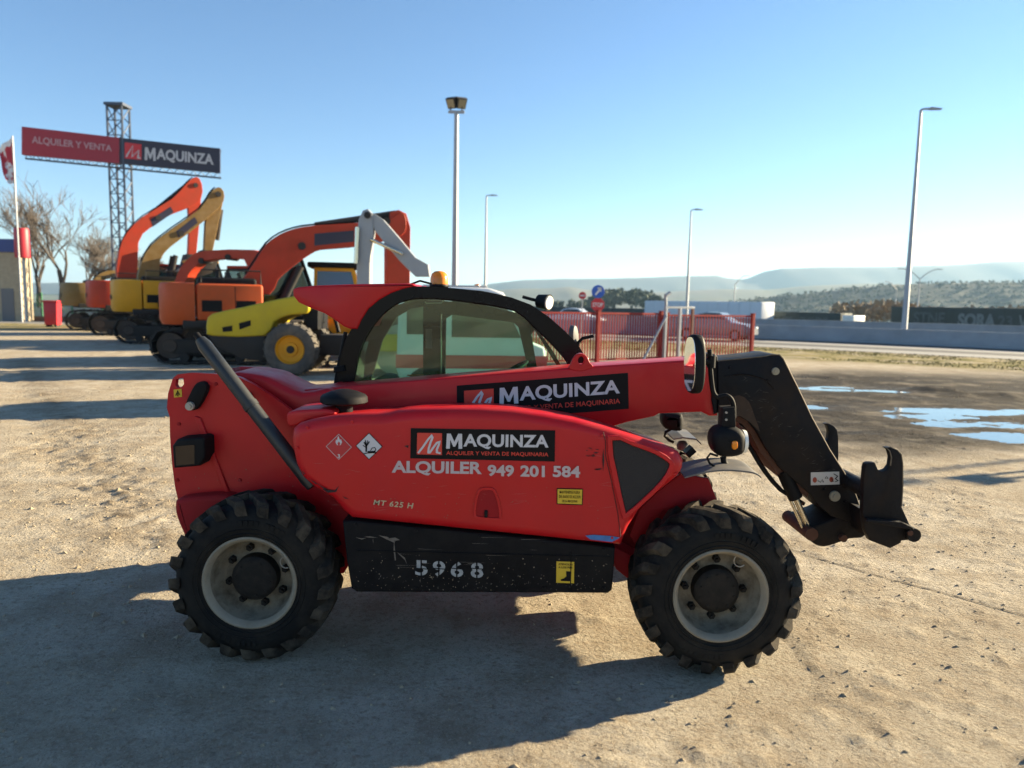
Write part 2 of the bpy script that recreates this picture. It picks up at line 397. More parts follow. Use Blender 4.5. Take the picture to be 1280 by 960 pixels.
ys = np.concatenate([axis([(-60, -2, 4), (-2, 1.6, .3), (1.6, 7, .03), (7, 12, .06), (12, 22, .12), (22, 62, .5)]), np.geomspace(62, 9000, 46)])
X, Y = np.meshgrid(xs, ys)
S = bardist(X, Y)
yard = 1 - sstep(-11, -8.6, S)
pud = pudmask(X, Y)
near = (1 - sstep(14, 26, np.hypot(X, Y)))
rut = np.exp(-(seg_d(X, Y, RUT) / .36) ** 2); rut2 = np.exp(-(seg_d(X, Y, RUT2) / .22) ** 2)
mudz = sstep(8.6, 10.2, Y + 1.2 * (fbm(X * .6, Y * .6, 3, 5) - .5) * 2) * (1 - sstep(18.0, 24.0, Y + (fbm(X * .3, Y * .3, 3, 6) - .5) * 4)) * sstep(.0, 2.2, X + (fbm(X * .5, Y * .5, 3, 8) - .5) * 3)
track = fbm(X * .5 + Y * .2, Y * 3.5, 4, 21)
Z = base_h(X, Y, S)
Z = Z + yard * near * (0.018 * (fbm(X * 1.1, Y * 1.1, 4, 1) - .5) + 0.012 * (fbm(X * 7, Y * 7, 3, 2) - .5))
peb = fbm(X * 14, Y * 14, 2, 3, .6)
Z = Z + yard * near * 0.016 * np.clip(peb - .62, 0, 1) * 3
clod = fbm(X * 10, Y * 10, 4, 11, .62) * .6 + .4 * fbm(X * 2.2, Y * 2.2, 3, 12)
Z = Z + rut * (0.11 * np.clip(clod - .40, 0, 1) - 0.012) - rut2 * .02 + rut2 * .10 * np.clip(clod - .45, 0, 1)
Z = Z + mudz * (0.05 * (track - .5) + .05 * np.clip(fbm(X * 1.6, Y * 4, 4, 31) - .5, 0, 1)) * (1 - .85 * pud) - pud * (.052 - .050 * fbm(X * .9, Y * 2.2, 4, 71))
berm = np.exp(-(seg_d(X, Y, [G(1040, 474), G(1100, 478), G(1180, 490), G(1285, 498)]) / .55) ** 2)
Z = Z + berm * .22 * np.clip(fbm(X * 1.8, Y * 1.8, 4, 41) - .3, 0, 1)
# tyre tracks pressed into the yard and the mud
TRK = np.zeros(X.shape)
for pts in ([(2.2, 9.2), (5, 10.4), (8.5, 11.2), (14, 11.4)], [(2.6, 8.4), (5.2, 9.6), (8.6, 10.4), (14, 10.6)], [(4.5, 18), (6.5, 14.5), (9.5, 12.0), (15, 10.0)], [(-7.5, 22), (-6.2, 14), (-5.6, 9), (-5.4, 5)], [(-9.3, 22), (-7.9, 14), (-7.2, 9), (-7.0, 5)], [(-5.6, 22), (-5.0, 14), (-4.2, 9.5), (-3.9, 6.8)]):
    sp_ = smooth_poly(pts, 8, False); dd_ = seg_d(X, Y, sp_)
    lug_ = .55 + .45 * np.sign(np.sin((X * .6 + Y) * 38 + dd_ * 16))
    TRK = np.maximum(TRK, (1 - sstep(.12, .20, dd_)) * lug_ * (.35 + .65 * fbm(X * .8, Y * .8, 3, 91)))
Z = Z - .014 * TRK * (1 - pud)
crk = np.exp(-(seg_d(X, Y, CRACK) / .05) ** 2)
Z = Z * (1 - .8 * crk)
flatm = (seg_d(X, Y, [(-1.25, 3.55), (-1.25, 5.1), (1.05, 5.1), (1.05, 3.55), (-1.25, 3.55)]) < .5)
Z = np.where(flatm, Z * .25 - .004, Z)
ny, nx = X.shape
vs = np.stack([X.ravel(), Y.ravel(), Z.ravel()], 1)
i = np.arange(nx - 1)[None, :] + (np.arange(ny - 1) * nx)[:, None]
fs = np.stack([i, i + 1, i + nx + 1, i + nx], -1).reshape(-1, 4)
me = bpy.data.meshes.new('ground')
me.vertices.add(len(vs)); me.vertices.foreach_set('co', vs.ravel())
me.loops.add(fs.size); me.loops.foreach_set('vertex_index', fs.ravel().astype(np.int32))
me.polygons.add(len(fs)); me.polygons.foreach_set('loop_start', np.arange(0, fs.size, 4, dtype=np.int32))
me.update(); me.shade_smooth()
grass = sstep(-17.5, -15.0, S + (fbm(X * .35, Y * .35, 3, 51) - .5) * 4) * (1 - sstep(-9.6, -8.8, S)) + sstep(-45, -30, X) * 0
wild = sstep(11.2, 13, S)
left_pale = 1 - sstep(-6, -1, X)
def attr(name, arr):
    a = me.attributes.new(name, 'FLOAT', 'POINT'); a.data.foreach_set('value', arr.ravel().astype(np.float32))
attr('mud', np.clip(mudz + .55 * berm, 0, 1)); attr('wet', pud); attr('grass', np.clip(grass, 0, 1)); attr('wild', wild)
attr('rut', np.clip(rut * np.clip((clod - .38) * 5, 0, 1) + .0, 0, 1)); attr('crack', crk); attr('track', TRK)
GR = bpy.data.materials.new('yard_ground'); GR.use_nodes = True; nt = GR.node_tree; L = nt.links.new; b = nt.nodes['Principled BSDF']
geo = N(nt, 'ShaderNodeNewGeometry')
def noise_n(sc, det=6, rough=.55, vec=None):
    n = N(nt, 'ShaderNodeTexNoise'); n.inputs['Scale'].default_value = sc; n.inputs['Detail'].default_value = det; n.inputs['Roughness'].default_value = rough
    L(vec or geo.outputs['Position'], n.inputs['Vector']); return n.outputs[0]
def mr(sock, a, b_, c=0., d=1.):
    n = N(nt, 'ShaderNodeMapRange'); n.inputs[1].default_value = a; n.inputs[2].default_value = b_; n.inputs[3].default_value = c; n.inputs[4].default_value = d; L(sock, n.inputs[0]); return n.outputs[0]
def mixc(f, a, c, blend='MIX'):
    n = N(nt, 'ShaderNodeMix', data_type='RGBA', blend_type=blend)
    for s_, v in ((n.inputs[0], f), (n.inputs[6], a), (n.inputs[7], c)):
        if isinstance(v, (tuple, float, int)): s_.default_value = (*v, 1) if isinstance(v, tuple) else v
        else: L(v, s_)
    return n.outputs[2]
def at(n_):
    n = N(nt, 'ShaderNodeAttribute', attribute_name=n_); return n.outputs['Fac']
def mul(a, c):
    n = N(nt, 'ShaderNodeMath', operation='MULTIPLY'); L(a, n.inputs[0]); L(c, n.inputs[1]) if not isinstance(c, float) else setattr(n.inputs[1], 'default_value', c); return n.outputs[0]
c = mixc(mr(noise_n(.45, 5), .35, .65), (0.45, 0.385, 0.285), (0.56, 0.495, 0.39))
c = mixc(mr(noise_n(2.3, 7, .65), .40, .68), c, (0.34, 0.27, 0.185))
c = mixc(mr(noise_n(.8, 8, .7), .56, .70, 0., .65), c, (0.24, 0.19, 0.135))
c = mixc(mr(noise_n(26, 5, .6), .50, .74, 0., .8), c, (0.24, 0.18, 0.115))
c = mixc(mr(noise_n(60, 3, .6), .56, .72, 0., .5), c, (0.62, 0.54, 0.42))
c = mixc(mr(noise_n(9, 6, .7), .60, .72, 0., .7), c, (0.22, 0.165, 0.11))
c = mixc(mr(noise_n(130, 3, .7), .57, .66, 0., .75), c, (0.17, 0.135, 0.095))
c = mixc(mr(noise_n(210, 2, .6), .60, .68, 0., .6), c, (0.66, 0.60, 0.50))
mp = N(nt, 'ShaderNodeMapping'); mp.inputs['Scale'].default_value = (.35, 2.6, 1); mp.inputs['Rotation'].default_value = (0, 0, R(-8)); L(geo.outputs['Position'], mp.inputs[0])
streak = noise_n(2.2, 8, .65, mp.outputs[0])
mudc = mixc(mr(streak, .36, .66), (0.022, 0.020, 0.019), (0.070, 0.060, 0.050))
c = mixc(mul(at('mud'), mr(noise_n(1.3, 6, .6), .25, .5, .55, 1.)), c, mudc)
c = mixc(mr(at('track'), 0., 1., 0., .45), c, (0.15, 0.12, 0.085))
c = mixc(mul(at('rut'), mr(noise_n(8, 5, .6), .35, .6, .3, 1.)), c, (0.20, 0.155, 0.105))
gc = mixc(mr(noise_n(1.1, 7, .7), .38, .64), (0.13, 0.125, 0.035), (0.34, 0.27, 0.13))
c = mixc(mul(at('grass'), mr(noise_n(.9, 6, .65), .32, .52)), c, gc)
wc = mixc(mr(noise_n(.012, 6, .6), .4, .6), (0.15, 0.115, 0.07), (0.10, 0.12, 0.045))
c = mixc(at('wild'), c, wc)
c = mixc(mr(at('wet'), .3, .9), c, (0.07, 0.06, 0.05))
L(c, b.inputs['Base Color'])
rg = N(nt, 'ShaderNodeMath', operation='SUBTRACT'); rg.inputs[0].default_value = .93
L(mul(at('mud'), mr(streak, .36, .50, .40, .0)), rg.inputs[1])
rg2 = N(nt, 'ShaderNodeMath', operation='SUBTRACT'); L(rg.outputs[0], rg2.inputs[0]); L(mul(at('wet'), .35), rg2.inputs[1]); L(rg2.outputs[0], b.inputs['Roughness'])
b.inputs['Specular IOR Level'].default_value = .06
bp1 = N(nt, 'ShaderNodeBump'); bp1.inputs['Strength'].default_value = 1.0; bp1.inputs['Distance'].default_value = .035; L(noise_n(32, 8, .72), bp1.inputs['Height'])
vo = N(nt, 'ShaderNodeTexVoronoi'); vo.inputs['Scale'].default_value = 55; vo.inputs['Randomness'].default_value = 1; L(geo.outputs['Position'], vo.inputs['Vector'])
bp3 = N(nt, 'ShaderNodeBump'); bp3.invert = True; bp3.inputs['Strength'].default_value = .45; bp3.inputs['Distance'].default_value = .012; L(vo.outputs['Distance'], bp3.inputs['Height']); L(bp1.outputs[0], bp3.inputs['Normal'])
bp2 = N(nt, 'ShaderNodeBump'); bp2.inputs['Strength'].default_value = .35; bp2.inputs['Distance'].default_value = .035; L(noise_n(6, 6, .6), bp2.inputs['Height']); L(bp3.outputs[0], bp2.inputs['Normal'])
L(bp2.outputs[0], b.inputs['Normal'])
me.materials.append(GR)
ground = bpy.data.objects.new('ground', me); COL.objects.link(ground); ground['kind'] = 'structure'

# puddles: level sheets of water, the relief of the mud makes the shoreline
PUDZ = -.019
WATER = mat('puddle_water', (0.06, 0.055, 0.048), 0.09, var=.1, bump=.02, bscale=4, spec=1.0)
for k, (c_, a_, b_, t_) in enumerate(PUDS):
    g = G(*c_); mb = MB(); n = 72; ang = np.linspace(0, 2 * math.pi, n, endpoint=False)
    u = np.cos(ang) * (a_ * 1.5 + .3); v = np.sin(ang) * (b_ * 1.5 + .3)
    pts = [(g[0] + u[q] * math.cos(t_) - v[q] * math.sin(t_), g[1] + u[q] * math.sin(t_) + v[q] * math.cos(t_), PUDZ + k * .0006) for q in range(n)]
    mb.add(pts + [(g[0], g[1], PUDZ + k * .0006)], [(q, (q + 1) % n, n) for q in range(n)])
    mb.build('puddle', WATER, None, 0, kind='structure')

# long joint between two slabs of the yard
def ground_z(x, y):
    i_ = np.clip(np.searchsorted(xs, x) - 1, 0, nx - 2); j_ = np.clip(np.searchsorted(ys, y) - 1, 0, ny - 2)
    u = (x - xs[i_]) / (xs[i_ + 1] - xs[i_]); v = (y - ys[j_]) / (ys[j_ + 1] - ys[j_])
    return (Z[j_, i_] * (1 - u) + Z[j_, i_ + 1] * u) * (1 - v) + (Z[j_ + 1, i_] * (1 - u) + Z[j_ + 1, i_ + 1] * u) * v
mb = MB(); cp_ = smooth_poly([c_[:2] for c_ in CRACK], 40, False); rj = random.Random(2)
for k, p in enumerate(cp_):
    jit = .012 * (vnoise(np.array(k * .35), np.array(0.), 5) - .5); w = .005 + .010 * float(vnoise(np.array(k * .22), np.array(7.), 6))
    for s_ in (-1, 1): y_ = p[1] + jit + s_ * w; mb.v.append((p[0], y_, float(ground_z(p[0], y_)) + .004))
mb.f = [(2 * k, 2 * k + 2, 2 * k + 3, 2 * k + 1) for k in range(len(cp_) - 1)]
mb.build('slab_joint', mat('joint_dirt', (.05, .038, .028), .95, var=.4, scale=30), None, 0, kind='structure')

# loose stones on the yard
mb = MB(); rr_ = random.Random(3)
for k in range(5200):
    if k < 4100:
        x, y = rr_.uniform(-4.5, 4.5), rr_.uniform(2.0, 9)
    elif k < 4800:
        q = rr_.choice(RUT); x, y = q[0] + rr_.gauss(0, .6), q[1] + rr_.gauss(0, .9)
    else: x, y = rr_.uniform(3, 14), rr_.uniform(9, 22)
    s_ = abs(rr_.gauss(0, .006)) + .004
    if k >= 4100: s_ *= 1.7
    a = rr_.uniform(0, 3); ca, sa = math.cos(a) * s_, math.sin(a) * s_; hz = s_ * rr_.uniform(.5, .9); gz = float(ground_z(x, y)) - .001
    mb.add([(x + ca, y + sa, gz), (x - sa * .8, y + ca * .8, gz), (x - ca, y - sa, gz), (x + sa * .8, y - ca * .8, gz), (x + ca * .2, y - sa * .3, gz + hz)],
           [(0, 1, 4), (1, 2, 4), (2, 3, 4), (3, 0, 4)])
mb.build('gravel', mat('stone_chips', (0.30, 0.24, 0.16), .9, var=.5, scale=30), None, 0, kind='stuff')

# strips that follow the barrier: road, gravel, highway
def strip(name, o0, o1, z, m, nseg=3):
    mb = MB(); n = len(BAR); cols = np.linspace(o0, o1, nseg + 1)
    for k in range(n):
        for o_ in cols: p = BAR[k] + BARN[k] * o_; mb.v.append((p[0], p[1], z))
    w = nseg + 1
    mb.f = [(k * w + j, k * w + j + 1, (k + 1) * w + j + 1, (k + 1) * w + j) for k in range(n - 1) for j in range(nseg)]
    mb.f = [f[::-1] for f in mb.f]
    return mb.build(name, m, None, 0, kind='structure')
ASPH = mat('asphalt', (0.060, 0.060, 0.062), .85, var=.25, scale=1.2, bump=.3, bscale=90)
ASPL = mat('pale_asphalt', (0.27, 0.26, 0.24), .85, var=.15, scale=1.5, bump=.3, bscale=90)
PAINT = mat('road_paint', (0.62, 0.62, 0.60), .6, var=.15, scale=4)
strip('road', -8.8, -.55, .012, ASPL)
strip('road', -6.4, -4.3, .017, ASPH, 2)  # dark band laid on the road to stand for a roadside rail's shadow
strip('pavement', -1.6, -.5, .10, ASPL, 2)
strip('road_marking', -2.15, -2.0, .018, PAINT, 1)
strip('highway', .9, 9.6, .012, ASPH)
strip('highway_marking', 1.6, 1.75, .018, PAINT, 1)
strip('highway_marking', 8.7, 8.85, .018, PAINT, 1)
def wall_along(name, off, prof, m, label):
    mb = MB(); n = len(BAR); w = len(prof)
    for k in range(n):
        for a, z in prof: p = BAR[k] + BARN[k] * (off + a); mb.v.append((p[0], p[1], z))
    mb.f = [(k * w + j, (k + 1) * w + j, (k + 1) * w + (j + 1) % w, k * w + (j + 1) % w) for k in range(n - 1) for j in range(w)]
    mb.f += [tuple(range(w)), tuple(range((n - 1) * w, n * w))[::-1]]
    return tag(mb.build(name, m, None, 30, bevel=.01), label, 'barrier')
wall_along('concrete_barrier', 0, [(-.30, 0), (-.30, .08), (-.18, .30), (-.10, .82), (.10, .82), (.18, .30), (.30, .08), (.30, 0)], CONC, 'long pale grey concrete barrier along the near edge of the highway')
wall_along('concrete_barrier', 10.6, [(-.30, -.2), (-.30, .1), (-.12, .4), (-.10, 1.02), (.10, 1.02), (.12, .4), (.30, .1), (.30, -.2)], CONC, 'darker second concrete barrier on the far side of the highway')

# short grass on the verge
mb = MB(); rg_ = random.Random(5)
cnt = 0
while cnt < 16000:
    k = rg_.randrange(30, len(BAR) - 10); off = rg_.uniform(-15.5, -8.9); t = rg_.random()
    p = (BAR[k] * (1 - t) + BAR[k + 1] * t) + BARN[k] * off
    if vnoise(np.array(p[0] * .5), np.array(p[1] * .5), 77) < .38: continue
    h_ = rg_.uniform(.015, .05); a = rg_.uniform(0, 3.14); w = .025; dx, dy = math.cos(a) * w, math.sin(a) * w
    lx, ly = rg_.gauss(0, .04), rg_.gauss(0, .04)
    mb.add([(p[0] - dx, p[1] - dy, 0), (p[0] + dx, p[1] + dy, 0), (p[0] + lx, p[1] + ly, h_)], [(0, 1, 2)]); cnt += 1
mb.build('verge_grass', mat('verge_grass', (0.17, 0.155, 0.05), .9, var=.5, scale=.8), None, 0, kind='stuff')

# ------------------------------------------------------------------ hills far off
def hill(name, crest, D, m, foot=.72, back=1.35, rough=.10, zf=-18, seed=0, n=220, rows=26):
    """crest: pixel outline of the ridge; the ridge stands D metres away with real slopes before and behind it"""
    C = np.array(crest, float); px = np.linspace(C[0, 0], C[-1, 0], n); py = np.interp(px, C[:, 0], C[:, 1])
    top = np.array([PY(a, b_, D) for a, b_ in zip(px, py)])
    mb = MB(); ts = np.linspace(0, 1, rows)
    for j, t in enumerate(ts):
        for k in range(n):
            x, z = top[k, 0], top[k, 2]
            if t < .65:
                q = t / .65; yy = D * (foot + (1 - foot) * q); zz = zf + (z - zf) * (q ** 1.5 * .55 + .45 * sstep(.35, .98, q))
            else:
                q = (t - .65) / .35; yy = D * (1 + (back - 1) * q); zz = z + (zf - z) * sstep(0, 1, q)
            mb.v.append((x, yy, zz))
    V = np.array(mb.v); sc = D / 900
    nz = fbm(V[:, 0] / (90 * sc), V[:, 1] / (90 * sc), 5, seed) - .5
    gul = np.abs(fbm(V[:, 0] / (45 * sc), V[:, 1] / (160 * sc), 4, seed + 5) - .5)
    w = np.repeat(np.where(ts < .65, np.sin(np.clip(ts / .65, 0, 1) * math.pi) ** .7, .3), n)
    V[:, 2] += (nz * 1.0 - gul * 1.2) * (top[:, 2].max() - zf) * rough * 2.2 * w
    mb.v = [tuple(q) for q in V]
    mb.f = [(j * n + k, j * n + k + 1, (j + 1) * n + k + 1, (j + 1) * n + k) for j in range(rows - 1) for k in range(n - 1)]
    return mb.build(name, m, None, 180, kind='structure'), V
HFAR = mat('far_hill_scrub', (0.05, 0.05, 0.04), .95, var=.45, scale=.004, dust=.5, dustcol=(0.05, 0.055, 0.03), dscale=.012)
HMID = mat('mid_hill_fields', (0.11, 0.09, 0.055), .95, var=.35, scale=.004, dust=.6, dustcol=(0.09, 0.12, 0.035), dscale=.005)
HNEAR = mat('wooded_hill_soil', (0.034, 0.038, 0.024), .95, var=.4, scale=.02)
hill('hills', [(-300, 352), (200, 354), (420, 356), (600, 356), (655, 350), (700, 348), (760, 347.5), (800, 346.5), (850, 344), (898, 343.5), (908, 347), (925, 348), (945, 345), (965, 337), (975, 335), (1030, 334), (1100, 333), (1180, 331), (1240, 326.5), (1290, 325), (1500, 322), (1900, 330)], 3600, HFAR, seed=3)
hill('hills', [(-200, 368), (560, 368), (640, 361), (690, 360), (712, 358), (730, 361.5), (760, 364), (820, 365), (860, 363), (900, 361), (960, 362), (1010, 357), (1080, 354), (1180, 356), (1300, 352), (1700, 350)], 2200, HMID, foot=.7, seed=9, rough=.05)
_, HV = hill('hills', [(860, 387), (900, 381), (930, 376), (980, 369), (1030, 364), (1075, 359), (1110, 355.5), (1150, 354), (1200, 353), (1290, 352), (1500, 345), (1900, 350)], 900, HNEAR, foot=.72, seed=15, rough=.05, zf=-16)
# scrub and small trees on the wooded hill
def clump_mesh(spots, size, nface, m, name, seed, flatness=1.0):
    r_ = np.random.RandomState(seed); mb = MB()
    for (x, y, z, s_) in spots:
        n = nface; d = r_.normal(size=(n, 3)); d /= np.linalg.norm(d, axis=1)[:, None]; d *= (r_.uniform(.35, 1, (n, 1)))
        for q in d:
            c_ = np.array([x + q[0] * s_ * .55, y + q[1] * s_ * .55, z + s_ * (.55 + q[2] * .5 * flatness)]); a = r_.normal(size=3); a /= np.linalg.norm(a); b_ = np.cross(a, r_.normal(size=3)); b_ /= np.linalg.norm(b_); e = s_ * size
            mb.add([c_ + a * e, c_ + b_ * e, c_ - a * e * .9, c_ - b_ * e * .8], [(0, 1, 2, 3)])
    return mb.build(name, m, None, 0, kind='stuff')
r2 = np.random.RandomState(4); spots = []
sel = HV[(HV[:, 1] < 925) & (HV[:, 1] > 690)]
for k in range(9500):
    q = sel[r2.randint(len(sel))]; dens = fbm(np.array(q[0] / 60), np.array(q[1] / 60), 3, 8)
    if dens < .36 and r2.rand() < .6: continue
    spots.append((q[0] + r2.normal() * 6, q[1] + r2.normal() * 4, q[2] - .6, r2.uniform(1.6, 3.6)))
clump_mesh(spots, .36, 6, PINE, 'hillside_wood', 1)
spots = []
for k in range(95):
    px = 738 + 92 * r2.rand(); D = r2.uniform(430, 520)
    e = math.sin(min(1, max(0, (px - 732) / 98)) * math.pi) ** .4
    top = PY(px, 383 - 24 * e * r2.uniform(.55, 1.0), D); s_ = r2.uniform(6, 9)
    spots.append((top[0], D, max(-14, top[2] - s_), s_))
for k in range(16):
    px = 690 + 45 * r2.rand(); D = r2.uniform(420, 520); t_ = PY(px, 378 - 5 * r2.rand(), D); spots.append((t_[0], D, t_[2] - 6, r2.uniform(4, 7)))
clump_mesh(spots, .17, 60, PINE, 'pine_wood', 2)
spots = []
for k in range(170):
    px = r2.uniform(1050, 1290) if k > 60 else r2.uniform(1060, 1150); D = r2.uniform(150, 260); t_ = PY(px, 377 + 8 * r2.rand() if px < 1150 else 385 + 4 * r2.rand(), D); spots.append((t_[0], D, t_[2] - 4, r2.uniform(3, 5)))
clump_mesh(spots, .12, 40, BRUSH, 'dry_brush', 3)

# ================================================================== TELEHANDLER
Y0 = 3.42                                    # outer face of the near tyres
TH = empty('telehandler', 'red telescopic handler with black cab, black boom head and hire lettering on its bonnet', 'telehandler', (-.1, 4.3, 0))
setorg((-.1, 4.3, 0))
def pxz(pts, Y): return [(PY(x, y, Y)[0], PY(x, y, Y)[2]) for x, y in pts]

# ---- wheels
RIML = mat('pale_rim_lip', (0.27, 0.235, 0.175), 0.45, var=0.2, scale=9, dust=0.5, dustcol=(0.10, 0.075, 0.05), dscale=9, spec=.3)
def wheel_meshes():
    RO, W = .413, .30
    t = MB()
    prof = [(.222, .030), (.236, .010), (.262, .002), (.300, .000), (.335, .010), (.362, .026), (.378, .050), (.385, .09), (.388, .15), (.385, .21), (.378, .25), (.362, .274), (.335, .29), (.300, .30), (.262, .298), (.236, .29), (.222, .27)]
    t.lathe(prof, n=72)
    for z in (.252, .275):                       # moulded rings on the sidewall
        t.lathe([(z - .004, .0035), (z, -.003), (z + .004, .0025)], n=60)
    tr_ = MB(); nl = 21
    for side in (0, 1):
        for k in range(nl):
            th0 = 2 * math.pi * (k + .5 * side) / nl
            st = [(.002, .340, .352, 0.0, .020), (.008, .350, .388, .02, .023), (.028, .355, .408, .05, .024), (.085, .375, RO, .15, .024), (.168, .376, RO + .002, .30, .021)]
            vs = []
            for (y, ra, rb, da, hw) in st:
                for r_, w_ in ((ra, 1.25), (rb, 1.0)):
                    for sg in (-1, 1):
                        th = th0 + da + sg * hw * w_ / r_
                        vs.append((r_ * math.cos(th), y if side == 0 else W - y, r_ * math.sin(th)))
            fs = []
            for j in range(4):
                a = j * 4; b_ = a + 4
                fs += [(a + 2, a + 3, b_ + 3, b_ + 2), (a, a + 2, b_ + 2, b_), (a + 1, b_ + 1, b_ + 3, a + 3)]
            fs += [(0, 1, 3, 2), (16, 18, 19, 17)]
            tr_.add(vs, fs)
    rim = MB().lathe([(.205, .26), (.222, .035), (.231, .018), (.231, .008), (.224, .004), (.213, .012), (.206, .034), (.199, .085), (.190, .122), (.176, .140), (.165, .145), (.110, .132), (.0, .132)], n=64)
    hub = MB().lathe([(.0, .062), (.085, .060), (.100, .064), (.112, .076), (.115, .135)], n=40)
    for k in range(10):
        a = 2 * math.pi * k / 10; hub.cyl((.085 * math.cos(a), .064, .085 * math.sin(a)), (.085 * math.cos(a), .056, .085 * math.sin(a)), .007, n=6)
    nut = MB().cyl((0, .142, 0), (0, .114, 0), .020, .019, n=6).cyl((0, .116, 0), (0, .100, 0), .009, n=8)
    valve = MB().tube([(.16, .10, .10), (.172, .07, .11), (.182, .045, .118)], .007, 6).tube([(.150 + .03 * math.cos(a), .06, .115 + .03 * math.sin(a)) for a in np.linspace(0, 5.2, 12)], .003, 5)
    return t, rim, hub, nut, valve, tr_
def wheel(cx, far=False, turn=0.0, spin=0.0, dy=0.0):
    t, rim, hub, nut, valve, trd = wheel_meshes()
    M = Matrix.Translation((cx, (Y0 + dy if not far else Y0 + 1.81 - dy), .413)) @ Matrix.Rotation(math.pi if far else 0, 4, 'Z') @ Matrix.Translation((0, .15, 0)) @ Matrix.Rotation(turn, 4, 'Z') @ Matrix.Translation((0, -.15, 0)) @ Matrix.Rotation(spin, 4, 'Y')
    w = rim.xform(M).build('wheel', RIM, TH, 40)
    t.xform(M).build('tyre', TYRE, w, 32); trd.xform(M).build('tread', TREAD, w, 32)
    MB().lathe([(.2335, .020), (.2335, .006), (.225, .001), (.212, .010), (.205, .034), (.2035, .036)], n=64).xform(M).build('rim_lip', RIML, w, 40)
    hub.xform(M).build('hub', HUB, w, 35)
    valve.xform(M).build('valve', STEEL, w, 40)
    for k in range(8):
        a = 2 * math.pi * (k + .5) / 8; n_ = MB().add(nut.v, nut.f).xform(M @ Matrix.Translation((.146 * math.cos(a), 0, .146 * math.sin(a)))); n_.build('nut', HUB, w, 35)
WR, WF = PY(311, 731, Y0 + .05)[0], PY(901, 743, Y0)[0]
wheel(WR, spin=.15, dy=.05); wheel(WF, turn=R(1.5), spin=-.35); wheel(WR, True, dy=.05); wheel(WF, True)

# ---- chassis, axles
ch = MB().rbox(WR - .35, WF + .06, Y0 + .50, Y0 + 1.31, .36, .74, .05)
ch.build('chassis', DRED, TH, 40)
ax = MB()
for cx in (WR, WF):
    ax = MB().cyl((cx, Y0 + .25, .413), (cx, Y0 + 1.56, .413), .085, n=18).cyl((cx, Y0 + .30, .413), (cx, Y0 + .52, .413), .15, .11, n=20).cyl((cx, Y0 + .8, .413), (cx, Y0 + 1.05, .413), .2, n=20)
    ax.build('axle', DARK, TH, 40)

# ---- rear tower plates with counterweight
tower_px = [(238, 466), (260, 467), (284, 468), (300, 472), (316, 480), (335, 492), (352, 504), (366, 515), (400, 540), (440, 600), (446, 690), (430, 716), (400, 724), (300, 724), (240, 676), (226, 640), (219, 610), (215, 580), (212.5, 545), (212, 521), (208.5, 510), (210, 492), (216, 473), (222, 468)]
YT = Y0 + .46
sl = [(220, 474), (219, 481), (221, 484.5), (227, 484), (230, 480), (229, 472.5)]
key = tower_px[:-2] + [(216, 473)] + [(220, 474)] + sl[1:] + [(220, 473.6), (216.4, 472.4)] + [tower_px[-1]]
MB().prism(pxz(key[::-1], YT), YT, YT + .035).build('tower_plate', RED, TH, 40)
far_px = [(258, 468), (282, 462.5), (310, 463.5), (332, 467.5), (350, 477), (367, 487), (400, 492), (430, 600), (430, 700), (300, 700), (240, 640)]
fp = pxz(far_px[::-1], YT + .30)
MB().prism(fp, YT + .52, YT + .56, .006, 2, True).build('tower_plate', RED, TH, 40)
# counterweight body between and behind the plates
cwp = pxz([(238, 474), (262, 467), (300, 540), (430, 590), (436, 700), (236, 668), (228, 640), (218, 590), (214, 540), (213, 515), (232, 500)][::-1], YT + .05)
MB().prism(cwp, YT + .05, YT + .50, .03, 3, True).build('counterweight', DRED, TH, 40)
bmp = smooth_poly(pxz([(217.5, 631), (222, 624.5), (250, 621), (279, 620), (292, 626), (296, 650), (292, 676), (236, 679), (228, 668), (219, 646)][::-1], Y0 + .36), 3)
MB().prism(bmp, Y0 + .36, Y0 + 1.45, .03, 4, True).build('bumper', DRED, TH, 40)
# vertical fold on the tower plate
MB().prism(pxz([(243, 520), (251, 522), (290, 622), (284, 624)], YT - .004), YT - .012, YT, .0).build('fold_rib', RED, TH, 30, bevel=.004)
# boom pivot link, pin and sticker
lk = smooth_poly(pxz([(237.5, 513.5), (231.5, 510), (232, 502), (242, 482), (250, 477.5), (256, 481), (257, 489), (246, 510)][::-1], YT - .05), 3)
o = MB().prism(lk, YT - .045, YT, .008, 2).build('pivot_link', BLK, TH, 40)
c0 = PY(238, 507.5, YT - .05); MB().cyl(c0, (c0[0], YT - .065, c0[2]), .024, .022, 20).cyl((c0[0], YT - .062, c0[2]), (c0[0], YT - .072, c0[2]), .012, n=14).build('pivot_pin', STEEL, o, 35)
c0 = PY(311, 494, YT); MB().cyl(c0, (c0[0], YT - .03, c0[2]), .018, n=14).build('bolt_head', BLK, TH, 35)
flat('warning_sticker', quadpx([(217, 487), (227, 486), (227.5, 496), (217.5, 497)], YT - .003), DYEL, TH)
k_ = MB(); stroke(k_, [(.2, .2), (.5, .8), (.8, .2), (.5, .5), (.5, .05)], .09, quadpx([(217.5, 487.5), (226.5, 486.5), (227, 495.5), (218, 496.5)], YT - .005)); k_.build('sticker_print', DBLK, TH, 0)
# rear lamp cluster
tl = pxz([(216, 557), (222, 549), (252, 546.5), (256, 549), (257, 571), (250, 582), (218, 585)][::-1], YT - .12)
o = MB().prism(tl, YT - .13, YT, .012, 3).build('rear_lamp', BLK, TH, 40)
MB().add(quadpx([(219, 558), (243, 556), (243, 580), (220, 582)], YT - .133), [(3, 2, 1, 0)]).build('lamp_lens', mat('dark_lens', (.012, .006, .006), .15), o, 0)
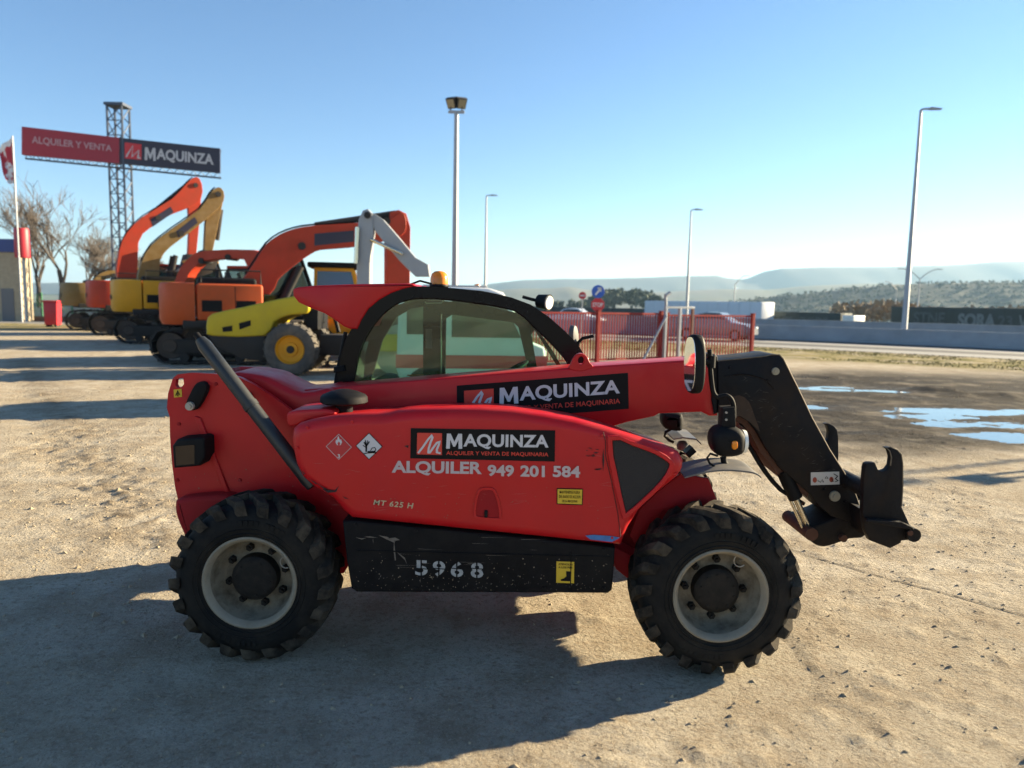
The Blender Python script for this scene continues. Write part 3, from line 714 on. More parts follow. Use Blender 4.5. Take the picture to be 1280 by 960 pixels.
# strut lying across the tower
p0, p1 = np.array(PY(250, 424, Y0 + .36)), np.array(PY(391, 608, Y0 + .22))
d = p1 - p0
o = MB().tube([p0 + d * t for t in (0, .04, .5, .96, 1)], [.026, .036, .036, .036, .03], 18).build('strut', PIPE, TH, 40)
MB().tube([p0 - d * .035 + np.array((-.0, 0, 0)), p0 + d * .02], .017, 12).build('strut_end', BLK, o, 40)
MB().tube([p0 + d * .44, p0 + d * .47], .040, 18).build('strut_clamp', PIPE, o, 40)
# rounded boom tail between the plates
tail = smooth_poly(pxz([(290, 466), (330, 469), (352, 479), (380, 490), (420, 488), (420, 540), (380, 530), (330, 505), (296, 490)][::-1], YT + .12), 3)
MB().prism(tail, YT + .08, YT + .48, .03, 3, True).build('boom_tail', RED, TH, 40)

# ---- bonnet
YB = Y0 + .055
bon_px = [(438, 649.5), (427, 640), (414, 625), (400, 616), (388, 609), (376, 598), (368, 582), (363.5, 562), (362, 548), (364, 537), (372, 530), (388, 525.5), (415, 520.5), (445, 518), (470, 517.5), (484, 517), (496, 514), (520, 512), (560, 511), (600, 511), (640, 513), (680, 518), (720, 525), (755, 534), (790, 545), (820, 555), (838, 560), (850, 566), (856, 577), (855, 587), (849, 597), (836, 608), (815, 624), (800, 640), (787, 660), (777, 684), (700, 676), (600, 666), (500, 656)]
bon = pxz(bon_px[::-1], YB)
mb = MB(); mb.prism(bon, YB, YB + .52, .055, 6)
# crown: the roof of the bonnet rises slightly away from the camera
for i_, v in enumerate(mb.v):
    if v[2] > .95 and v[1] > YB + .05: mb.v[i_] = (v[0], v[1], v[2] - .042 * ((v[1] - YB - .05) / .47) ** 1.2)
bonnet = mb.build('bonnet', RED, TH, 40)
# rear lip of the bonnet
lip = smooth_poly(pxz([(361, 520), (366, 513), (390, 510.5), (416, 511), (420, 518), (390, 524), (366, 532)][::-1], YB + .16), 3)
MB().prism(lip, YB + .12, YB + .40, .012, 3, True).build('bonnet_lip', RED, bonnet, 40)
# front grille panel
gr = smooth_poly(pxz([(765, 550), (790, 556.5), (818, 567), (834, 577), (836, 583), (826, 600), (802, 624), (784, 639), (781, 636), (772, 595)][::-1], YB), 2)
MB().prism(gr, YB - .006, YB + .01, .003, 1).build('grille', GRILLE, bonnet, 30)
gf = smooth_poly(pxz([(759, 545), (790, 551), (822, 562.5), (840, 575), (842, 584), (829, 605), (803, 630), (781, 648), (776, 640), (765, 595)][::-1], YB), 2)
MB().ring(gf, gr, YB - .012, YB + .002).build('grille_frame', RED, bonnet, 40, bevel=.003)
# latch recess: a scooped dish with a black latch
ls = smooth_poly(pxz([(596, 616), (601, 610), (611, 609), (619, 612), (625, 628), (627, 645), (623, 650), (597, 648), (592, 643), (593, 628)][::-1], YB), 3)
MB().ring(ls, inset(ls, .012), YB - .008, YB + .001).build('latch_rim', RED, bonnet, 50, bevel=.003)
MB().prism(inset(ls, .010), YB - .0015, YB + .001).build('latch_recess', DRED, bonnet, 30)
c0 = PY(607.5, 643, YB); MB().box(c0[0] - .008, c0[0] + .008, YB - .012, YB, c0[2] - .014, c0[2] + .022).build('latch', BLK, bonnet, 30, bevel=.003)
# panel shut line at the front of the side
MB().tube([PY(x, y, YB - .001) for x, y in [(754, 540), (757, 552), (757, 570), (764, 600), (772, 640), (776, 672)]], .0022, 5).build('shut_line', mat('shut_line', (.08, .004, .005), .8), bonnet, 0)
# air intake cap
c0 = PY(430, 499, Y0 + .30)
MB().lathe([(.0, .052), (.03, .050), (.07, .040), (.108, .024), (.118, .012), (.120, -.012), (.108, -.020), (.06, -.022), (.045, -.024), (.043, -.09), (.052, -.10)], c0, 36, 'z').build('intake_cap', BLK, TH, 40)
# side skirt box
sk = pxz([(428, 652), (438, 650.5), (600, 667), (700, 677), (769, 685), (768, 705), (765, 738), (760, 742), (700, 741.5), (446, 740.5), (439, 736), (433, 700)][::-1], Y0 + .085)
skirt = MB().prism(sk, Y0 + .085, Y0 + .52, .012, 3, True).build('side_skirt', BLKS, TH, 40)
MB().tube([PY(x, y, Y0 + .083) for x, y in ((446, 688), (600, 692), (765, 696))], .004, 6).build('skirt_crease', BLKS, skirt, 50)
MB().tube([PY(x, y, Y0 + .084) for x, y in ((714, 690), (713, 740))], .0035, 6).build('skirt_crease', BLKS, skirt, 50)
for x in (444, 520, 600, 680, 755):
    for f_ in (0, 1):
        y = (655 + (x - 440) * .101) if f_ == 0 else 735
        c0 = PY(x, y, Y0 + .084); MB().cyl(c0, (c0[0], Y0 + .077, c0[2]), .008, .007, 8).build('bolt_head', BLK, skirt, 35)
for x, y in ((384, 534), (372, 560), (440, 527), (752, 545), (765, 672), (845, 592)):
    c0 = PY(x, y, YB); MB().cyl(c0, (c0[0], YB - .006, c0[2]), .008, .006, 10).build('bolt_head', RED, bonnet, 35)
for x, y in ((224, 530), (222, 600), (300, 600), (330, 540), (270, 480)):
    c0 = PY(x, y, YT); MB().cyl(c0, (c0[0], YT - .008, c0[2]), .010, .009, 6).build('bolt_head', DRED, TH, 35)
# under-frame wedge behind the skirt, towards the front wheel
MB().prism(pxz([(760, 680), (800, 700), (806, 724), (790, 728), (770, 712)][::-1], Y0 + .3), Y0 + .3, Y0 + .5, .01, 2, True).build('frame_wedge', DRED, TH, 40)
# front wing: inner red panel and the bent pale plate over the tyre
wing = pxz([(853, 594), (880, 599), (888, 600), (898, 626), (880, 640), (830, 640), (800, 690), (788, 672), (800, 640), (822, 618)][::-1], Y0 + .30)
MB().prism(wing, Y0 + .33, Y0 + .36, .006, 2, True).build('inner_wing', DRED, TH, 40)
mb = MB(); top = smooth_poly([(856, 596), (880, 590), (905, 587), (930, 588.5), (944, 591), (952, 596)], 3, False)
for (yy, dz) in ():
    pass
q = [PY(x, y, Y0 + .13) for x, y in top]; n = len(q)
mb.v = [(a[0], Y0 + .13, a[2]) for a in q] + [(a[0], Y0 + .36, a[2] + .01) for a in q] + [(a[0], Y0 + .13, a[2] - .008) for a in q] + [(a[0], Y0 + .36, a[2] + .002) for a in q]
mb.f = [(k, k + 1, n + k + 1, n + k) for k in range(n - 1)] + [(2 * n + k, 3 * n + k, 3 * n + k + 1, 2 * n + k + 1) for k in range(n - 1)] + [(k, 2 * n + k, 2 * n + k + 1, k + 1) for k in range(n - 1)] + [(n + k, n + k + 1, 3 * n + k + 1, 3 * n + k) for k in range(n - 1)] + [(0, n, 3 * n, 2 * n), (n - 1, 3 * n - 1, 4 * n - 1, 2 * n - 1)]
mb.build('wing_plate', GREYP, TH, 40)
# far wing plate and far head lamp
q = [PY(x, y, Y0 + 1.5) for x, y in ((838, 545), (850, 543), (866, 545), (872, 551))]
mb = MB()
for a, b_ in zip(q[:-1], q[1:]): mb.add([(a[0], Y0 + 1.4, a[2]), (b_[0], Y0 + 1.4, b_[2]), (b_[0], Y0 + 1.7, b_[2] + .01), (a[0], Y0 + 1.7, a[2] + .01), (a[0], Y0 + 1.4, a[2] - .008), (b_[0], Y0 + 1.4, b_[2] - .008), (b_[0], Y0 + 1.7, b_[2]), (a[0], Y0 + 1.7, a[2])], [(0, 1, 2, 3), (7, 6, 5, 4), (0, 4, 5, 1), (3, 2, 6, 7), (0, 3, 7, 4), (1, 5, 6, 2)])
mb.build('wing_plate', GREYP, TH, 40)
def lamp(px, Yn, depth, lens=None):
    poly = smooth_poly(pxz(px[::-1], Yn), 3)
    o_ = MB().prism(poly, Yn, Yn + depth, depth * .3, 4, True).build('head_lamp', BLK, TH, 50)
    if lens:
        MB().prism(smooth_poly(pxz(lens[::-1], Yn), 3), Yn - .008, Yn + .02, .006, 2).build('indicator_lens', AMBER, o_, 50)
    return o_
hl = lamp([(893, 546), (900, 537), (912, 534.5), (926, 537), (934, 545), (935, 560), (930, 570), (914, 573.5), (900, 571), (893, 560)], Y0 + .18, .17, [(915, 553), (918, 551), (921.5, 552), (922, 559), (918.5, 562), (915, 560)])
x0, x1 = PY(934, 555, Y0 + .2), PY(936.5, 555, Y0 + .2)
MB().cyl((x0[0] - .008, Y0 + .265, x0[2]), (x0[0] + .010, Y0 + .265, x0[2]), .062, .058, 24).build('lamp_glass', LENS, hl, 40)
MB().tube([PY(x, y, Y0 + .26) for x, y in ((904, 571), (905, 578), (909, 584), (912, 586))], .016, 8).tube([PY(x, y, Y0 + .20) for x, y in ((897, 570), (888, 567), (884, 572), (887, 579), (893, 583))], .006, 7).build('lamp_bracket', BLK, TH, 50)
lamp([(829, 519), (834, 517), (850, 517), (855, 521), (855, 535), (851, 540), (836, 538), (829, 531)], Y0 + 1.45, .15)
MB().tube([PY(x, y, Y0 + 1.5) for x, y in ((838, 537), (832, 540), (831, 545), (836, 550), (842, 553))], .010, 7).build('lamp_bracket', BLK, TH, 50)
c0 = PY(853, 556, Y0 + 1.5); MB().lathe([(0, .03), (.025, .025), (.04, 0), (.035, -.03), (0, -.045)], c0, 16, 'z').build('work_lamp', GREYP, TH, 50)
MB().prism(pxz([(857, 567), (866, 559), (871, 565), (862, 573)][::-1], Y0 + .6), Y0 + .6, Y0 + .68, .004, 1).build('hose_bracket', BLK, TH, 30)
# mirror on its stalk
ms = [PY(x, y, Y0 + .26) for x, y in smooth_poly([(887, 437), (887.5, 448), (888, 462), (889.5, 478), (891.5, 490), (896, 496), (902, 495.5), (908, 494.5), (913.5, 498.5), (916.5, 506), (917, 514), (917, 522)], 3, False)]
o = MB().tube(ms, .0125, 10).build('mirror_stalk', BLK, TH, 60)
MB().prism(pxz([(904, 510), (919, 509), (920, 531), (919, 536), (903, 537)][::-1], Y0 + .22), Y0 + .22, Y0 + .31, .006, 2, True).build('stalk_bracket', BLK, o, 40)
for y in (515.5, 524.5):
    c0 = PY(907.5, y, Y0 + .22); MB().cyl(c0, (c0[0], Y0 + .212, c0[2]), .006, n=8).build('bolt_head', STEEL, o, 40)
a = PY(876, 452.5, Y0 + .25); b_ = PY(889, 452, Y0 + .26)
MB().cyl(a, b_, .016, .018, 12).cyl((b_[0], Y0 + .26, b_[2] - .03), (b_[0], Y0 + .26, b_[2] + .03), .021, n=12).build('mirror_clamp', BLK, o, 40)
mc = np.array(PY(865, 455, Y0 + .24)); hx, hz = .066, .148
el = []
for k in range(40):
    t = 2 * math.pi * k / 40; c_, s_ = math.cos(t), math.sin(t)
    el.append((hx * math.copysign(abs(c_) ** .72, c_), hz * math.copysign(abs(s_) ** .78, s_)))
Mm = Matrix.Translation(mc) @ Matrix.Rotation(R(-73), 4, 'Z') @ Matrix.Rotation(R(-2.5), 4, 'Y')
mir = MB().prism(el, -.012, .045, .018, 4, True).xform(Mm).build('mirror', BLK, TH, 50)
MB().prism(inset(np.array(el), .014), -.0145, -.010).xform(Mm).build('mirror_glass', SILVER, mir, 30)
# second mirror beyond the cab
MB().tube([PY(x, y, Y0 + 1.85) for x, y in ((722, 434), (723, 428), (728, 423), (742, 420))], .012, 8).build('mirror_stalk', BLK, TH, 50)
e2 = [(.05 * math.cos(t), .085 * math.sin(t)) for t in np.linspace(0, 2 * math.pi, 20, endpoint=False)]
MB().prism(e2, -.02, .02, .01, 2, True).xform(Matrix.Translation(PY(717, 421, Y0 + 1.85)) @ Matrix.Rotation(R(60), 4, 'Z') @ Matrix.Rotation(R(-15), 4, 'Y')).build('mirror', GREYP, TH, 50)

# ---- boom
YM = Y0 + .62
boom = pxz([(380, 487), (420, 484), (560, 472), (715, 460), (740, 458), (855, 450.5), (893, 447), (896, 450), (897, 520), (887, 520), (877, 515), (824, 517), (818, 520.5), (785, 527.5), (770, 532), (740, 540), (600, 560), (420, 560), (380, 540)][::-1], YM)
bo = MB().prism(boom, YM, YM + .27, .012, 3, True).build('boom', RED, TH, 40)
ins = pxz([(860, 452), (900, 448), (902, 512), (896, 520), (886, 519), (878, 514), (860, 514)][::-1], YM)
MB().prism(inset(np.array(ins), .012), YM + .02, YM + .25, .008, 2, True).build('boom_inner_section', RED, bo, 40)
lug = smooth_poly(pxz([(711, 461), (713, 456), (717, 447), (722, 442.5), (728, 442), (734, 446), (737, 453), (741, 459), (726, 464)][::-1], YM), 3)
c0 = PY(726.5, 450.5, YM)
hole = []
for q in lug:
    a = math.atan2(q[1] - c0[2], q[0] - c0[0]); hole.append((c0[0] + .018 * math.cos(a), c0[2] + .022 * math.sin(a)))
MB().ring(lug, hole, YM - .004, YM + .04).build('boom_lug', RED, TH, 40, bevel=.006)
# wear pads at the mouth of the boom
MB().prism(pxz([(887, 443), (894, 443), (897, 446), (897, 516), (893, 518), (890, 500), (890, 452)][::-1], YM - .015), YM - .015, YM + .29, .004, 1).build('boom_collar', BLK, TH, 30)
# ---- boom head (gooseneck)
YG = YM - .03
gpx = [(897, 451), (930, 448), (958, 445), (964, 443.5), (974, 443.5), (979, 448), (986, 462), (995, 480), (1015, 522), (1037, 562), (1055, 590), (1068, 614), (1075, 634), (1077, 648), (1062, 652), (1040, 646), (1020, 628), (1012, 617), (995, 602), (975, 585), (957, 560), (946, 540), (936, 527), (922, 520), (899, 517)]
g2 = pxz(gpx[::-1], YG)
gh = MB().prism(g2, YG, YG + .33, .008, 2, True).build('boom_head', GOOSE, TH, 40)
# edge weld plates: rusty lower flange and the lit top lip
edge = pxz([(905, 517), (922, 519), (937, 526), (947, 539), (958, 559), (976, 584), (996, 601), (1014, 617), (1012, 624), (994, 610), (972, 592), (952, 566), (940, 544), (930, 532), (915, 525)][::-1], YG)
MB().prism(edge, YG + .03, YG + .30, .0).build('head_flange', RUST, gh, 30, bevel=.003)
rp = smooth_poly(pxz([(912, 500), (924, 494), (936, 502), (943, 520), (950, 540), (940, 530), (925, 520), (914, 518)][::-1], YG), 2)
MB().prism(rp, YG - .002, YG).build('rust_patch', mat('rust_stain', (.040, .022, .011), .85, var=.7, scale=24), gh, 0)
for (x, y, r_) in ((969, 464, .021), (1043, 620, .030)):
    c0 = PY(x, y, YG)
    o = MB().cyl(c0, (c0[0], YG - .012, c0[2]), r_, r_ * .95, 22).cyl((c0[0], YG - .011, c0[2]), (c0[0], YG - .018, c0[2]), r_ * .5, n=16).build('pin', mat('dull_pin', (.30, .27, .2), .5, metal=.4, dust=.4), gh, 35)
# plate with pictograms
flat('pictogram_plate', quadpx([(1013.5, 590.5), (1049, 589.5), (1049.5, 605.5), (1013.5, 606.5)], YG - .003), mat('cream_sticker', (.55, .50, .44), .5, dust=.3), gh)
qp = quadpx([(1013.5, 590.5), (1049, 589.5), (1049.5, 605.5), (1013.5, 606.5)], YG - .005)
k_ = MB()
for cx in (.14, .72):
    k_.add([bil(qp, cx + .075 * math.cos(t), .40 + .22 * math.sin(t)) for t in np.linspace(0, -2 * math.pi, 14, endpoint=False)], [tuple(range(14))])
k_.build('pictogram_red', mat('pictogram_red', (.30, .05, .02), .6), gh, 0)
k_ = MB(); stroke(k_, [(.24, .35), (.34, .2), (.40, .45), (.44, .2)], .02, qp); stroke(k_, [(.50, .5), (.55, .66), (.60, .5), (.50, .5)], .015, qp); stroke(k_, [(.80, .85), (.94, .65), (.86, .45), (.95, .30), (.84, .2)], .022, qp); stroke(k_, [(.72, .5), (.78, .25), (.70, .2)], .02, qp)
k_.build('pictogram_lines', DBLK, gh, 0)
# hoses along the lower side of the boom head
for k, off in enumerate((0, .05, .1)):
    MB().tube([PY(x + k * 1.5, y + k * 1, YG + .06 + off) for x, y in smooth_poly([(925, 524), (930, 545), (941, 566), (956, 590), (975, 612), (992, 622), (1002, 628)], 2, False)], .011, 8).build('hose', RUST if k == 1 else BLK, TH, 60)
MB().prism(pxz([(923, 530), (931, 536), (936, 552), (932, 558), (926, 548)][::-1], YG + .02), YG + .0, YG + .05, .003, 1).build('hose_clip', RUST, TH, 30)
# tilt cylinder
a, b_ = np.array(PY(979, 588, YG + .05)), np.array(PY(1013, 664, YG + .05))
o = MB().cyl(a, a + (b_ - a) * .45, .040, n=18).build('tilt_cylinder', BLK, TH, 40)
MB().cyl(a + (b_ - a) * .3, b_, .017, n=16).cyl(a + (b_ - a) * .3 + np.array((-.03, 0, -.008)), b_ + np.array((-.03, 0, -.008)), .010, n=10).build('cylinder_rod', CHROME, o, 40)
# tilt link at the foot of the boom head
tlk = smooth_poly(pxz([(1019, 656), (1011, 659), (1008, 667), (1011, 674), (1020, 681), (1030, 683), (1045, 679), (1062, 673), (1081, 669), (1081, 640), (1060, 640), (1035, 650)][::-1], YG + .02), 3)
tk = MB().prism(tlk, YG + .01, YG + .32, .012, 3, True).build('tilt_link', GOOSE, TH, 40)
for (x, y, r_) in ((1013, 667, .036), (1053, 672, .020)):
    c0 = PY(x, y, YG + .0); MB().cyl((c0[0], YG - .02, c0[2]), (c0[0], YG + .34, c0[2]), r_, n=20).build('pin', RUST, tk, 35)
# carriage with two hook plates
YH = Y0 + .34
hpx = [(1081.5, 585), (1083, 580), (1087, 578.5), (1094, 578.5), (1096, 583), (1098, 587.5), (1103, 589.5), (1109, 587.5), (1113, 582), (1114.3, 572), (1112, 563.5), (1107.5, 559.7), (1113, 558.8), (1121.5, 562.3), (1126.5, 568), (1128.3, 580), (1128.5, 606), (1127, 633), (1137, 655), (1144, 661), (1145, 669), (1140, 675), (1127, 676), (1126, 679), (1113, 685.5), (1087, 675.5), (1081, 662), (1079, 640), (1079.5, 606)]
hook = pxz(hpx[::-1], YH)
cr_ = MB().prism(hook, YH, YH + .045, .005, 2, True).build('hook_plate', GOOSE, TH, 40)
sh = .0
MB().prism(hook, YH + .76, YH + .805, .005, 2, True).build('hook_plate', GOOSE, TH, 40)
c0 = PY(1139, 667, YH); MB().cyl((c0[0], YH - .03, c0[2]), (c0[0], YH + .83, c0[2]), .036, n=20).build('lower_carriage_tube', GOOSE, TH, 35)
c1 = PY(1090, 616, YH); MB().cyl((c1[0], YH + .02, c1[2]), (c1[0], YH + .78, c1[2]), .045, n=20).build('upper_carriage_tube', GOOSE, TH, 35)
MB().prism(pxz([(1082, 640), (1128, 652), (1137, 660), (1130, 672), (1110, 680), (1086, 672)][::-1], YH + .06), YH + .06, YH + .74, .01, 2, True).build('carriage_body', GOOSE, TH, 40)
MB().prism(pxz([(1082, 648), (1125, 651), (1140, 658), (1141, 662), (1082, 652)][::-1], YH - .02), YH - .035, YH, .004, 1).build('hook_rib', GOOSE, cr_, 30)
MB().prism(pxz([(1066, 610), (1086, 606), (1086, 626), (1072, 630)][::-1], YG), YG + .04, YG + .29, .01, 2, True).build('carriage_pivot', GOOSE, TH, 40)
c0 = PY(1140, 667, YH - .03); MB().cyl((c0[0] - .012, YH - .04, c0[2] + .004), (c0[0] - .012, YH - .03, c0[2] + .004), .015, n=6).build('pin', RUST, cr_, 35)

# ---- cab
YC, YF = Y0 + .97, Y0 + 1.72
outer_px = [(418, 486), (421, 470), (426, 444), (432, 424), (440, 410), (451, 397), (461, 384), (474, 374), (488, 366), (503, 360.5), (520, 358), (545, 358), (575, 361), (602, 363.5), (622, 367.5), (640, 372), (663, 380.5), (686, 396), (707, 414.5), (722, 430), (730, 443), (736, 462), (738, 486)]
inner_px = [(440, 486), (441.5, 478), (445, 458), (450, 438), (456, 424), (464, 410), (473, 398), (482, 388.5), (494, 380), (505, 375.5), (524, 372), (547, 372.5), (575, 375.5), (602, 379), (622, 382.5), (642, 387), (656, 396), (668, 408), (685, 424), (700, 440), (708, 450), (716, 464), (719, 486)]
oc, ic = pxz(outer_px, YC), pxz(inner_px, YC)
CABP = mat('cab_black_paint', (0.003, 0.003, 0.005), 0.25, var=.2, spec=.14)
cab = MB().ring(oc[::-1], ic[::-1], YC, YC + .045).build('cab_frame', CABP, TH, 40, bevel=.008)
# black printed border of the glass, set just inside the frame
ring2 = inset(np.array(ic), .035) if False else None
# roof shell from the near side to the far side
def shell(pts, y0, y1, th, name, m, parent=TH, crown=.0, ny=8, drop=0.0):
    n_ = len(pts); mb_ = MB(); C_ = np.mean(np.array(pts), axis=0); P_ = np.array(pts)
    T_ = np.gradient(P_, axis=0); T_ /= np.linalg.norm(T_, axis=1)[:, None]; Nn = np.stack([-T_[:, 1], T_[:, 0]], 1)
    if ((P_ - C_) * Nn).sum() < 0: Nn = -Nn
    for s_ in (0, 1):
        for j in range(ny + 1):
            u = j / ny; bulge = crown * math.sin(math.pi * u)
            for k in range(n_):
                q = P_[k] + Nn[k] * (bulge - th * s_); mb_.v.append((q[0], y0 + (y1 - y0) * u, q[1] - drop * u))
    w = n_; o2 = (ny + 1) * w
    for j in range(ny):
        for k in range(n_ - 1):
            a = j * w + k; mb_.f.append((a, a + 1, a + w + 1, a + w)); mb_.f.append((o2 + a, o2 + a + w, o2 + a + w + 1, o2 + a + 1))
    for k in range(n_ - 1): mb_.f.append((k, o2 + k, o2 + k + 1, k + 1)); a = ny * w + k; mb_.f.append((a, a + 1, o2 + a + 1, o2 + a))
    return mb_.build(name, m, parent, 40)
roof_i = range(8, 17)
shell([oc[k] for k in roof_i], YC + .045, YF, .03, 'cab_roof', CABP, crown=.006, drop=.05)
# windscreen and rear screen
def screen(idx, name):
    pts = [((oc[k][0] + ic[k][0]) / 2, (oc[k][1] + ic[k][1]) / 2) for k in idx]
    return shell(pts, YC + .05, YF - .002, .006, name, GLASS)
screen(range(17, 23), 'windscreen'); screen(range(0, 4), 'rear_screen')
# the far side of the cab: frame, pillars and door
def pz(pts): return pxz(pts, YF)
far = MB().prism(pz([(432, 484), (446, 440), (462, 408), (486, 386), (510, 377), (552, 376), (552, 386), (530, 383), (514, 386), (497, 396), (479, 425), (464, 478), (462, 484)][::-1], ), YF - .04, YF)
far.prism(pz([(530, 383), (552, 384), (553, 484), (530, 484)][::-1]), YF - .05, YF)
far.prism(pz([(552, 376), (600, 380), (650, 392), (664, 402), (672, 412), (692, 440), (704, 462), (704, 484), (698, 484), (697, 459), (668, 412), (664, 418), (672, 464), (672, 484), (661, 484), (658, 452), (648, 409), (642, 403), (566, 393), (558, 398), (557, 484), (552, 484)][::-1]), YF - .04, YF - .002)
far.build('door_frame', CABP, TH, 40)
MB().add(quadpx([(464, 380), (552, 380), (552, 486), (460, 486)], YF + .004), [(0, 1, 2, 3)]).add(quadpx([(553, 384), (664, 398), (672, 486), (553, 486)], YF + .004), [(0, 1, 2, 3)]).build('door_glass', GLASS, TH, 0)
# shift far panes outline down to the floor: lower door panel, floor, seat, console
MB().prism(pz([(420, 478), (700, 462), (705, 560), (420, 560)][::-1]), YF - .03, YF + .02).build('door_panel', BLK, TH, 30)
nearp = [PY(x, y, YC) for x, y in ((440, 484), (719, 462), (719, 486), (438, 486))]
MB().add(quadpx([(441, 486), (450, 430), (475, 392), (510, 370), (560, 372), (642, 384), (690, 428), (719, 470), (719, 486)], YC + .03), [tuple(range(9))]).build('side_glass', GLASS, TH, 0)
# grab rail seen inside, and a pale seal strip on the pillar
MB().tube([PY(x, y, YF - .08) for x, y in ((551.5, 392), (551.5, 478))], .006, 6).build('grab_rail', CHROME, TH, 50)
MB().prism(pz([(533, 411), (541, 411), (541, 435), (533, 435)][::-1]), YF - .056, YF - .05).build('pillar_label', mat('grey_label', (.10, .11, .11), .6), TH, 0)
a = PY(484, 478, YC + .35)
st = MB().rbox(a[0] - .05, a[0] + .42, YC + .18, YF - .14, a[2] - .30, a[2] - .10, .04).rbox(a[0] - .08, a[0] + .05, YC + .18, YF - .14, a[2] - .25, a[2] + .04, .05).build('seat', BLK, TH, 40)
b_ = PY(632, 468, YC + .36)
sw = [(b_[0] + .17 * math.cos(t) * .8, YC + .36 + .17 * math.sin(t), b_[2] - .0 + .17 * math.cos(t) * .5) for t in np.linspace(0, 2 * math.pi, 24)]
MB().tube(sw, .012, 8).cyl((b_[0], YC + .36, b_[2]), (b_[0] + .16, YC + .36, b_[2] - .4), .03, n=12).build('steering_wheel', BLK, TH, 50)
MB().rbox(b_[0] + .1, b_[0] + .42, YC + .08, YF - .06, b_[2] - .5, b_[2] + .01, .05).build('dashboard', BLK, TH, 40)
flat('roll_label', quadpx([(509, 468.2), (530, 467.8), (530, 469.6), (509, 470)], YF - .055), mat('orange_strip', (.45, .10, .04), .5), TH)
# interior roof lamp handle
MB().tube([PY(x, y, YC + .06) for x, y in ((531, 377), (533, 379), (552, 378.5), (555, 375))], .004, 6).build('sun_blind_rod', STEEL, TH, 50)
# black rear post with hose, left of the glass
MB().tube([PY(x, y, YC + .02) for x, y in ((432, 415), (427, 440), (422, 462), (419, 484))], .012, 8).build('hose', BLK, TH, 50)
MB().prism(pxz([(417, 459), (429, 457), (430, 464), (417, 466)][::-1], YC - .03), YC - .03, YC, .003, 1).build('hose_clip', BLK, TH, 30)
# rubber seal round the side glass
MB().tube([PY(x, y, YC + .028) for x, y in smooth_poly(inner_px[1:-1], 2, False)], .009, 6).build('glass_seal', BLK, TH, 50)
# red rear roof fairing
fx = [(366, 361.5), (372, 359), (395, 356.8), (450, 355), (505, 354.3), (516, 354.6), (519.5, 357.5), (503, 361.5), (488, 367), (474, 375), (461, 386), (452, 400), (447, 411.5), (438, 411.5), (430, 408.5), (417, 399), (405, 391.5), (388, 385), (373, 378), (366.5, 370)]
MB().prism(pxz(fx[::-1], YC - .004), YC - .006, YF - .01, .012, 3, True).build('roof_fairing', RED, TH, 40)
# beacon and work lamp on the roof
c0 = PY(549, 352, YC + .5)
o = MB().lathe([(0, .07), (.03, .066), (.05, .05), (.058, .02), (.058, -.02)], c0, 24, 'z').build('beacon', AMBER, TH, 50)
MB().lathe([(.062, -.018), (.064, -.03), (.05, -.05), (.0, -.05)], c0, 24, 'z').build('beacon_base', BLK, o, 40)
MB().tube([PY(x, y, YC + .4) for x, y in ((512, 356), (525, 351), (540, 355))], .007, 6).build('beacon_cable', BLK, o, 50)
c0 = np.array(PY(681, 377.5, YC + .10)); ax_ = np.array((.80, -.58, -.12)); ax_ /= np.linalg.norm(ax_)
o = MB().cyl(c0 - ax_ * .045, c0 + ax_ * .03, .040, .050, 24).build('work_lamp', BLK, TH, 40)
MB().cyl(c0 + ax_ * .026, c0 + ax_ * .036, .044, .040, 24).build('lamp_glass', LENS, o, 40)
MB().tube([PY(653, 371, YC + .12), PY(664, 374, YC + .12), PY(676, 377, YC + .12)], .010, 7).build('lamp_bracket', BLK, o, 50)

# ---- lettering and stickers
def banner(px4, Yp, parent, logo, word, sub):
    o_ = flat('banner', quadpx(px4, Yp - .003), DBLK, parent, label='black banner with red logo square and white company lettering')
    flat('logo_square', quadpx(logo, Yp - .005), DRD, o_)
    k = MB(); ql = quadpx(logo, Yp - .0065)
    stroke(k, [(.05, .06), (.24, .35), (.44, .70), (.58, .88), (.62, .80), (.54, .55), (.47, .28), (.46, .10), (.52, .10), (.66, .34), (.80, .56), (.90, .60), (.88, .48), (.80, .26), (.80, .12), (.95, .08)], .042, ql)
    k.build('logo_mark', DWHT, o_, 0)
    letters(MB(), 'MAQUINZA', quadpx(word, Yp - .005), .030, 0, 1.02).build('company_lettering', DWHT, o_, 0)
    letters(MB(), 'ALQUILER Y VENTA DE MAQUINARIA', quadpx(sub, Yp - .005), .014, 0, 1.04).build('slogan_lettering', DRD, o_, 0)
banner([(513.4, 535.2), (694, 538), (693.4, 577), (512.8, 573)], YB, bonnet, [(521.5, 541), (552.5, 541.5), (552.3, 568.8), (521, 568)], [(558, 542), (686, 543.8), (685.6, 562.4), (557.6, 560.8)], [(558, 563.6), (685.5, 565.6), (685.3, 571.4), (557.8, 569.4)])
banner([(571, 482), (785, 466), (786, 511), (571, 528)], YM, bo, [(580, 488.5), (617, 485.7), (617.3, 515), (580.3, 518)], [(624, 485), (774.5, 474.5), (775, 494.8), (624.3, 506)], [(624, 509.5), (775, 498), (775.2, 505.3), (624.2, 517)])
letters(MB(), 'ALQUILER', quadpx([(489.8, 575.8), (602.7, 577.2), (602.3, 595.5), (489.5, 593.6)], YB - .004), .034).build('hire_lettering', DPINK, bonnet, 0)
for t_, xa, xb in (('949', 609.5, 642.5), ('201', 650.5, 681), ('584', 691, 725.2)):
    ya, yb = 581 + (xa - 609.5) * .014, 581 + (xb - 609.5) * .014
    letters(MB(), t_, quadpx([(xa, ya), (xb, yb), (xb, yb + 14.6), (xa, ya + 14.2)], YB - .004), .034).build('phone_lettering', DPINK, bonnet, 0)
